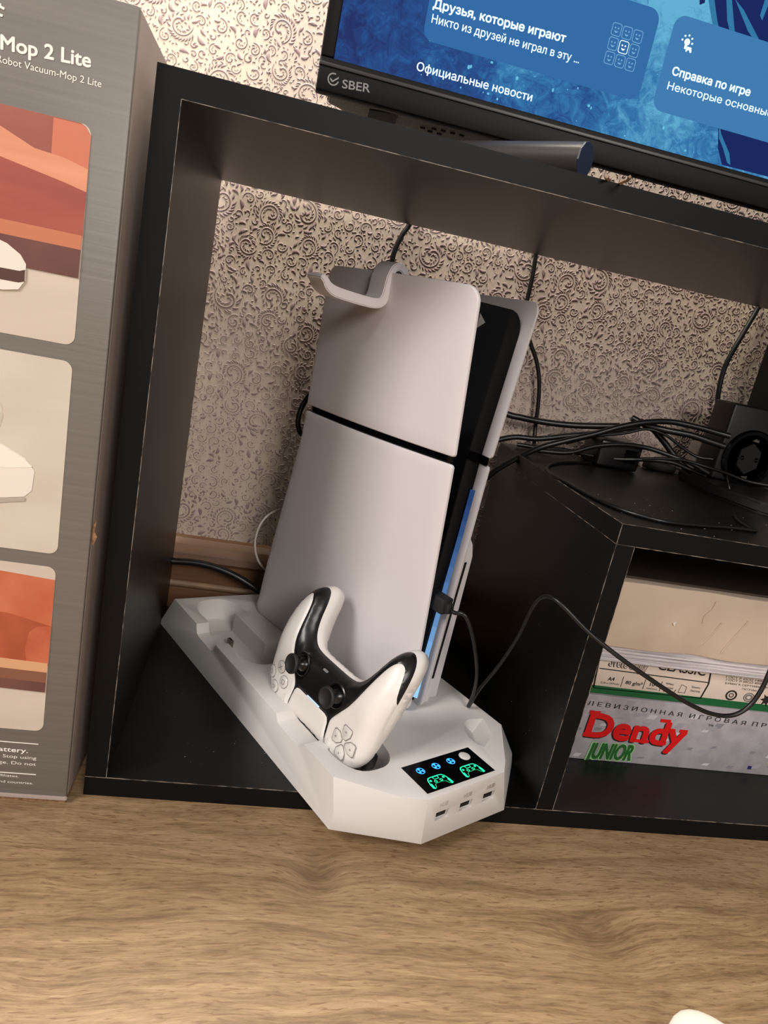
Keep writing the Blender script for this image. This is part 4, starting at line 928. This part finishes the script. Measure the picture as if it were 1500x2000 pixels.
cable('power_cable', 'short black cable arc showing at the left edge of the console beside its dark seam', [(0.1655,0.2837,0.3317),(0.1456,0.2728,0.3181),(0.1367,0.2680,0.3030),(0.1340,0.2665,0.2885),(0.1359,0.2675,0.2772),(0.1425,0.2711,0.2690),(0.1631,0.2824,0.2633),(0.1977,0.3013,0.2617)], .0030)
wc = tube('white_cable', [(0.1765,0.3102,0.1787),(0.1454,0.2932,0.1776),(0.1251,0.2821,0.1734),(0.1131,0.2756,0.1605),(0.1091,0.2734,0.1406),(0.1125,0.2753,0.1214),(0.1219,0.2804,0.1053),(0.1407,0.2884,0.0929),(0.1796,0.3073,0.0866)], .0013, charger_w); tag(wc, 'thin white cable looping behind the left side of the console above the skirting', 'cable')
cable('floor_cable', 'thick black cable lying along the skirting at the lower left behind the dock', [(-0.0049,0.3170,0.0816),(0.0189,0.3170,0.0825),(0.0429,0.3160,0.0844),(0.0676,0.3140,0.0827),(0.0933,0.3110,0.0761),(0.1200,0.3070,0.0646),(0.1473,0.3000,0.0508)], .0042)
cable('power_cable', 'thick black cable running right from behind the console to the black adapter on the shelf', [(0.3436,0.3300,0.3438),(0.3823,0.3250,0.3287),(0.4053,0.3220,0.3270),(0.4316,0.3200,0.3269),(0.4630,0.3150,0.3295),(0.4937,0.3100,0.3345),(0.5240,0.3050,0.3408)], .0040)
cable('power_cable', 'black cable rising from behind the console across the shelf edge to the socket block', [(0.3570,0.2850,0.2377),(0.3675,0.2750,0.2612),(0.3833,0.2620,0.2825),(0.4058,0.2520,0.3032),(0.4328,0.2500,0.3167),(0.4668,0.2500,0.3311),(0.4950,0.2500,0.3445),(0.5242,0.2500,0.3551),(0.5552,0.2500,0.3612),(0.5854,0.2450,0.3614),(0.6096,0.2400,0.3599),(0.6242,0.2360,0.3589)], .0034)
cable('power_cable', 'thick black plug lead sloping down to the left side of the socket block', [(0.5202,0.2750,0.3555),(0.5379,0.2700,0.3508),(0.5593,0.2620,0.3499),(0.5889,0.2550,0.3502),(0.6105,0.2500,0.3476),(0.6292,0.2460,0.3454)], .0040)
cable('power_cable', 'black cable drooping from the adapter down to the shelf behind the thin leads', [(0.5355,0.2820,0.3533),(0.5525,0.2780,0.3470),(0.5685,0.2740,0.3354),(0.5810,0.2700,0.3244),(0.5924,0.2650,0.3147),(0.6087,0.2620,0.3066)], .0038)
cable('power_cable', 'black cable sagging along the wall from behind the console to the adapter top', [(0.3622,0.3220,0.2859),(0.3971,0.3180,0.3018),(0.4283,0.3140,0.3061),(0.4636,0.3080,0.3173),(0.4979,0.3000,0.3281),(0.5215,0.2920,0.3389),(0.5399,0.2860,0.3464)], .0034)
cable('power_cable', 'black cable running flat along the shelf back, lowest of the tangle by the adapter', [(0.4028,0.3100,0.2954),(0.4275,0.3050,0.2968),(0.4564,0.2960,0.3012),(0.4843,0.2830,0.3018),(0.5120,0.2720,0.3045),(0.5470,0.2650,0.3108),(0.5760,0.2580,0.3142),(0.6011,0.2520,0.3103),(0.6149,0.2400,0.3080)], .0026)
cable('thin_lead', 'thin black lead looping over the front left corner of the shelf', [(0.6891,0.4095,0.2938),(0.5994,0.3644,0.2938),(0.5139,0.2972,0.2938),(0.4558,0.2582,0.2938),(0.4210,0.2282,0.2938),(0.3990,0.1958,0.2938),(0.3892,0.1709,0.2938),(0.3868,0.1478,0.2938),(0.3918,0.1228,0.2938),(0.3948,0.0877,0.2938),(0.4022,0.0551,0.2938),(0.4164,0.0348,0.2938),(0.4399,0.0246,0.2938),(0.4730,0.0303,0.2938),(0.5118,0.0426,0.2938),(0.5465,0.0482,0.2938)], .0018)
cable('thin_lead', 'thin glossy black lead running from the tangle across the base of the socket block', [(0.5345,0.2500,0.3134),(0.5568,0.2400,0.3195),(0.5763,0.2300,0.3227),(0.5936,0.2150,0.3218),(0.6066,0.1950,0.3212),(0.6189,0.1750,0.3195),(0.6349,0.1550,0.3217)], .0018)
cable('thin_lead', 'thin black lead hanging over the base of the socket block down to the shelf', [(0.6127,0.2050,0.3197),(0.6143,0.1950,0.3075),(0.6122,0.1800,0.2905)]+[(0.5554,0.0912,0.2938),(0.5450,0.0609,0.2938),(0.5465,0.0497,0.2938)], .0013)

cable('power_cable', 'black cable crossing in front of the adapter brick toward the base of the socket block', [(0.4106,0.2620,0.2994),(0.4472,0.2600,0.3037),(0.4770,0.2620,0.3158),(0.5077,0.2620,0.3235),(0.5405,0.2620,0.3255),(0.5714,0.2550,0.3223),(0.5937,0.2450,0.3190),(0.6114,0.2320,0.3126)], .0028)
cable('thin_lead', 'thin black lead arching over the adapter and down beside the white charger', [(0.4447,0.2680,0.3126),(0.4755,0.2660,0.3270),(0.5115,0.2650,0.3372),(0.5366,0.2650,0.3466),(0.5613,0.2620,0.3441),(0.5866,0.2580,0.3330),(0.6048,0.2540,0.3269),(0.6212,0.2480,0.3279)], .0018)
# black adapter and connector among the cables
ad = thing('power_adapter', 'black power adapter brick lying at the back of the shelf under the cables', 'adapter')
A0 = [(0.4924,0.2950,0.3383)][0]
bm = bmesh.new(); add_box(bm, (A0[0]-.004, .270, HS+.0005), (A0[0]+.052, .315, HS+.034), .004, 3); from_bm('adapter_body', bm, mat('dark_plastic', (12, 11, 12), .3), ad, angle=40)
box('adapter_label', (A0[0]+.030, .2695, HS+.010), (A0[0]+.046, .2702, HS+.026), gloss_black, ad)
kn = thing('plug_connector', 'black flat cable connector on the shelf in front of the adapter', 'connector')
K0 = [(0.5850,0.3301,0.2925),(0.6425,0.3323,0.2925)]
bm = bmesh.new(); add_box(bm, (K0[0][0], K0[0][1]-.012, HS+.0005), (K0[0][0]+.040, K0[0][1]+.004, HS+.010), .002); from_bm('connector_body', bm, rubber, kn, angle=40)
tube('metal_strain', [(0.6274,0.3485,0.2980),(0.6368,0.3261,0.2980),(0.6358,0.2980,0.2980)], .0016, bar_metal, kn, k=3)
wa = thing('phone_charger', 'small white charger plug partly hidden behind the black socket block', 'charger')
w0 = [(0.6227,0.2900,0.3065)][0]
bm = bmesh.new(); add_box(bm, (w0[0]+.004, .286, HS+.002), (w0[0]+.040, .312, w0[2]+.034), .004, 3); from_bm('charger_body', bm, charger_w, wa, angle=40)

# ------------------------------------------------------------ socket block
sb = thing('socket_block', 'black power strip block with a round socket, standing on the right of the shelf', 'power strip')
by = .245
x0 = [(0.6244,0.2450,0.3967)][0]; xb = [(0.6282,0.2450,0.3090)][0]
bm = bmesh.new(); add_box(bm, (x0[0], by, HS+.014), (x0[0]+.085, by+.040, x0[2]), .003, 3); from_bm('block_body', bm, mat('matt_black_plastic', (15, 14, 15), .45), sb, angle=40)
bm = bmesh.new(); base = [(x0[0]-.012, by+.05), (x0[0]+.10, by+.05), (x0[0]+.10, by-.12), (x0[0]+.030, by-.125), (x0[0]-.006, by-.10), (x0[0]-.024, by-.04)]
prism('block_base', base, HS, HS+.013, mat('matt_black_plastic', (15, 14, 15), .45), sb, bev=.003, axis='z')
sc_ = [(0.6638,0.2450,0.3365)][0]; MX = Matrix.Translation((sc_[0], by, sc_[2])) @ Matrix.Rotation(math.radians(90), 4, 'X')
lathe('socket_rim', [(.0345, 0), (.0345, .002), (.0325, .0038), (.0290, .0038), (.0275, .0020), (.0272, .0002)], gloss_black, sb, 48, MX)
lathe('socket_well', [(.0270, .0003), (.001, .0003)], dark, sb, 48, MX)
bm = bmesh.new(); poly = [(.010*math.cos(math.radians(a))*1.6, .010*math.sin(math.radians(a))*1.9) for a in (30, 90, 150, 210, 270, 330)]
prism('socket_core', [(sc_[0]+a, sc_[2]+b) for a, b in poly], by-.0020, by, mat('matt_black_plastic', (15, 14, 15), .45), sb, bev=.0006)
for s in (-1, 1):
    prism('earth_clip', [(sc_[0]-.004, sc_[2]+s*.0215), (sc_[0]+.001, sc_[2]+s*.0250), (sc_[0]+.002, sc_[2]+s*.0225), (sc_[0]+.004, sc_[2]+s*.0245), (sc_[0]+.005, sc_[2]+s*.0205)][::s], by-.0030, by-.0008, metal, sb)
    lathe('socket_hole', [(.0028, .0022), (.001, .0022)], dark, sb, 12, Matrix.Translation((sc_[0]+s*.0095, by, sc_[2])) @ Matrix.Rotation(math.radians(90), 4, 'X'))

# ------------------------------------------------------------ right compartment contents
FY = .083; bxl = X2+.004
gb = thing('console_game_box', 'grey printed toy box with big red lettering, lying lowest in the right compartment', 'box')
bm = bmesh.new(); add_box(bm, (bxl, FY, TB), (.76, .30, .0930), .0012); from_bm('box_body', bm, grey_print, gb, angle=40)
# printed cube pattern
rnd = random.Random(5); tones = [mat('tone_%s' % n, c, .5) for n, c in (('pale', (196, 192, 198)), ('mid', (158, 154, 162)), ('deep', (134, 130, 138)))]
for i in range(70):
    x = rnd.uniform(bxl+.01, .72); z = rnd.uniform(TB+.003, .086); s = rnd.uniform(.004, .010); k = rnd.uniform(.3, .7)
    h = min(s*k, .0915-z); decal('printed_cube', [(x, z), (x+s, z), (x+s*1.35, z+h), (x+s*.35, z+h)], FY-i*2e-6, tones[rnd.choice((0, 0, 1, 1, 2))], gb, .00012)
L_ = [(0.4637,0.0601),(0.6043,0.0498),(0.5974,0.0774),(0.4720,0.0186),(0.5223,0.0196),(0.4592,0.0788),(0.6675,0.0778),(0.6014,0.0697),(0.6072,0.0690)]
def dendy(m, dx, dz, lift, off):
    text_y('big_lettering', 'Dendy', (L_[0][0]+.001+dx, .0460+dz), (L_[0][0]+.113+dx, .0430+dz), .0275, m, gb, FY-lift, bold=off, thick=.0003)
dendy(ink, -.0007, -.0010, .0002, .046); dendy(red_p, .0002, .0003, .0005, .040)
def slab(x, z, w_, h_=.0042): decal('letter_serif', [(x, z), (x+w_, z-.0001), (x+w_, z+h_), (x, z+h_)], FY-.0005, red_p, gb, .0002)
bx = L_[0][0]
slab(bx-.0015, .0450, .012); slab(bx-.0015, .0712, .012, .0040); slab(bx+.0540, .0438, .0105, .0036); slab(bx+.0660, .0438, .0080, .0036); slab(bx+.0795, .0700, .012, .0036); slab(bx+.0850, .0436, .0095, .0036); slab(bx+.0905, .0600, .0095, .0036); slab(bx+.1050, .0600, .0095, .0036)
text_y('small_lettering', 'JUNIOR', (L_[3][0]-.0005, .0190), (L_[3][0]+.0525, .0208), .0205, junior_l, gb, FY-.0002, bold=.05, shear=.25)
text_y('small_lettering', 'JUNIOR', (L_[3][0]+.001, .0200), (L_[3][0]+.0515, .0216), .0190, junior_g, gb, FY-.0005, bold=.03, shear=.25)
text_y('small_lettering', 'Т Е Л Е В И З И О Н Н А Я', (.4385, .0812), (.5650, .0785), .0050, ink, gb, FY-.0002)
text_y('small_lettering', 'И Г Р О В А Я', (.5740, .0783), (.6420, .0765), .0050, ink, gb, FY-.0002)
text_y('small_lettering', 'П Р И С Т А В К А', (.6500, .0765), (.7450, .0750), .0050, ink, gb, FY-.0002)
text_y('small_lettering', 'TM', (.5995, .0705), (.6050, .0705), .0028, ink, gb, FY-.0002)
decal('printed_square', [(.665, .0235), (.6695, .0235), (.6695, .0275), (.665, .0275)], FY, mat('navy_print', (34, 34, 90), .5), gb)
decal('printed_spot', circle(.6920, .0330, .0045, 12), FY, mat('yellow_print', (212, 196, 60), .5), gb)
# paper ream
rm = thing('paper_pack', 'wrapped pack of office paper with green stripe, between grey toy box and loose sheets', 'paper pack')
RZ0, RZ1 = .0933, .1325
bm = bmesh.new(); add_box(bm, (bxl, FY+.002, RZ0), (.735, .29, RZ1), .0015); from_bm('pack_wrap', bm, paper_pack, rm, angle=40)
RY2 = FY+.002
decal('green_stripe', [(bxl+.001, RZ0+.0006), (.734, RZ0+.0006), (.734, .1016), (bxl+.001, .1026)], RY2, green_p, rm)
def rule(p, q, w_=.0006):
    d_ = math.dist(p, q); n_ = (-(q[1]-p[1])/d_*w_, (q[0]-p[0])/d_*w_)
    decal('printed_rule', [(p[0]-n_[0], p[1]-n_[1]), (q[0]-n_[0], q[1]-n_[1]), (q[0]+n_[0], q[1]+n_[1]), (p[0]+n_[0], p[1]+n_[1])], RY2, ink, rm)
rp = [(0.4596,0.1216),(0.5828,0.1197),(0.4562,0.1310),(0.4594,0.1001),(0.4882,0.1154),(0.4883,0.1040),(0.5130,0.1151),(0.5131,0.1041),(0.5320,0.1150),(0.5320,0.1036),(0.5501,0.1075),(0.5485,0.1037),(0.5823,0.1310),(0.5843,0.1181),(0.5810,0.1013),(0.4596,0.0995),(0.5811,0.1010)]
for i_, j_, w_ in ((0, 1, .0005), (2, 3, .0009), (4, 5, .0003), (6, 7, .0003), (8, 9, .0003), (10, 11, .0003), (12, 13, .0009), (13, 14, .0008), (15, 16, .0004)): rule(rp[i_], rp[j_], w_)
tp_ = [(0.4723,0.1093),(0.4792,0.1095),(0.4654,0.1053),(0.4858,0.1055),(0.4923,0.1077),(0.5111,0.1073),(0.5195,0.1085),(0.5282,0.1086),(0.5169,0.1049),(0.5291,0.1047),(0.5365,0.1122),(0.5456,0.1121),(0.5360,0.1074),(0.5462,0.1075),(0.5359,0.1035),(0.5444,0.1035),(0.5665,0.1117),(0.5766,0.1117),(0.5662,0.1073),(0.5777,0.1072),(0.6009,0.1302),(0.6883,0.1307),(0.6015,0.1273),(0.6895,0.1277),(0.6024,0.1242),(0.6908,0.1245),(0.6027,0.1205),(0.7181,0.1205),(0.6245,0.1161),(0.6499,0.1157)]
for i_, (s_, h_) in enumerate((('A4', .0044), ('210 x 297mm', .0021), ('80 g/m²', .0040), ('104', .0040), ('microns', .0021), ('White', .0024), ('Белая', .0024), ('Weiß', .0024), ('Sheets', .0025), ('Листов', .0025),
        ('ГОСТ Р ИСО 9001–2015 (ISO 9001)', .0024), ('ГОСТ Р ИСО 14001–2016 (ISO 14001)', .0024), ('ГОСТ Р ИСО 45001–2020 (ISO 45001)', .0024), ('БУМАГА СЕРТИФИЦИРОВАНА НА СООТВЕТСТВИЕ', .0021), ('ГОСТ Р 57641–2017', .0022))):
    text_y('pack_lettering', s_, tp_[2*i_], tp_[2*i_+1], h_, ink, rm, RY2, bold=.02 if i_ in (0, 2, 3) else 0)
mk = [(0.5571,0.1095),(0.6148,0.1084),(0.6361,0.1081),(0.6580,0.1075),(0.4680,0.1255),(0.5106,0.1242),(0.5221,0.1280),(0.5766,0.1270)]
ix, iz = mk[0]; ring_decal('sheet_icon', [(ix-.0042, iz-.0048), (ix+.0042, iz-.0048), (ix+.0042, iz+.0026), (ix-.0026, iz+.0048)], [(ix-.0037, iz-.0043), (ix+.0037, iz-.0043), (ix+.0037, iz+.0022), (ix-.0022, iz+.0043)], RY2, ink, rm)
text_y('pack_lettering', 'SvetoCopy', mk[4], mk[5], .0125, ink, rm, RY2, bold=.035); text_y('pack_lettering', 'SvetoCopy', (mk[4][0]+.0004, mk[4][1]+.0003), (mk[5][0]-.0004, mk[5][1]+.0003), .0120, paper_pack, rm, RY2-.0003)
text_y('pack_lettering', 'CLASSIC', mk[6], mk[7], .0095, ink, rm, RY2, bold=.02)
ring_decal('recycling_mark', circle(*mk[1], .0068, 18, .0060), circle(*mk[1], .0048, 18, .0042), RY2, ink, rm); ring_decal('recycling_mark', circle(*mk[1], .0030, 14, .0026), circle(*mk[1], .0020, 14, .0016), RY2, ink, rm)
ring_decal('recycling_mark', circle(*mk[2], .0064, 18, .0052), circle(*mk[2], .0056, 18, .0045), RY2, ink, rm); ring_decal('recycling_mark', circle(*mk[2], .0046, 18, .0036), circle(*mk[2], .0026, 18, .0018), RY2, logo_grey, rm)
prism('printed_star', [(mk[3][0]+(.008 if i % 2 else .0038)*math.cos(i*math.pi/7), mk[3][1]+(.008 if i % 2 else .0038)*math.sin(i*math.pi/7)) for i in range(14)], RY2-.0003, RY2, ink, rm)
# loose sheets between pack and carton
ls = thing('paper_stack', 'thin stack of loose white sheets squeezed between the paper pack and cream box', 'paper')
z = RZ1+.0003
for i in range(10):
    dy = rnd.uniform(-.003, .003); dx = rnd.uniform(0, .004)
    box('sheet_bundle', (bxl+dx, FY-.003+dy, z), (.728+dx, .27, z+.0016), paper, ls, .0003); z += .00168
# cream cardboard box on top
cz0 = z+.0002
cr = thing('cream_cardboard_box', 'plain cream cardboard box, dented, topmost in the right compartment', 'box')
bm = bmesh.new(); add_box(bm, (bxl, FY-.006, cz0), (.75, .29, .2190), .002, 2); bmesh.ops.subdivide_edges(bm, edges=[e for e in bm.edges if abs(e.verts[0].co.x-e.verts[1].co.x) > .1], cuts=24)
for v in bm.verts:
    if v.co.y < FY-.004: v.co.y += .0012*math.sin(v.co.x*38)+.0008*math.sin(v.co.x*91+2)
    if v.co.z < cz0+.003: v.co.z += .0008*math.sin(v.co.x*60)
from_bm('box_body', bm, cream, cr, angle=40)
box('top_flap', (bxl+.001, FY+.004, .2190), (.748, .288, .2215), mat('shaded_flap', (70, 58, 50), .6), cr)  # the shade along the box top is put into the flap's dark colour
for a in ([(.5550, .2110), (.5535, .2020), (.5480, .1940), (.5485, .1860)], [(.5950, .1960), (.5880, .1820), (.5800, .1640), (.5780, .1580)], [(.5680, .1900), (.5600, .1720), (.5520, .1600)]):
    tube('crease', [(x, FY-.0066+.0012*math.sin(x*38)+.0008*math.sin(x*91+2), z_) for x, z_ in a], .0006, cream, cr, k=4, seg=5)
prism('dent', [(.5155, .1830), (.5185, .1855), (.5175, .1800)], FY-.0075, FY-.006, print_white, cr)

# ------------------------------------------------------------ white rounded object at the lower edge
wo = Vector([(0.4356,-0.1823,0.0000)][0])
bm = bmesh.new(); bmesh.ops.create_uvsphere(bm, u_segments=40, v_segments=20, radius=1)
for v in bm.verts: v.co = Vector((wo.x-.006+v.co.x*.042, wo.y-.087+v.co.y*.085, max(0.0, .012+v.co.z*.016)))
so = from_bm('slipper', bm, white_obj, None, smooth=True); tag(so, 'smooth white rounded toe-like tip on the wooden floor at the lower edge', 'slipper')
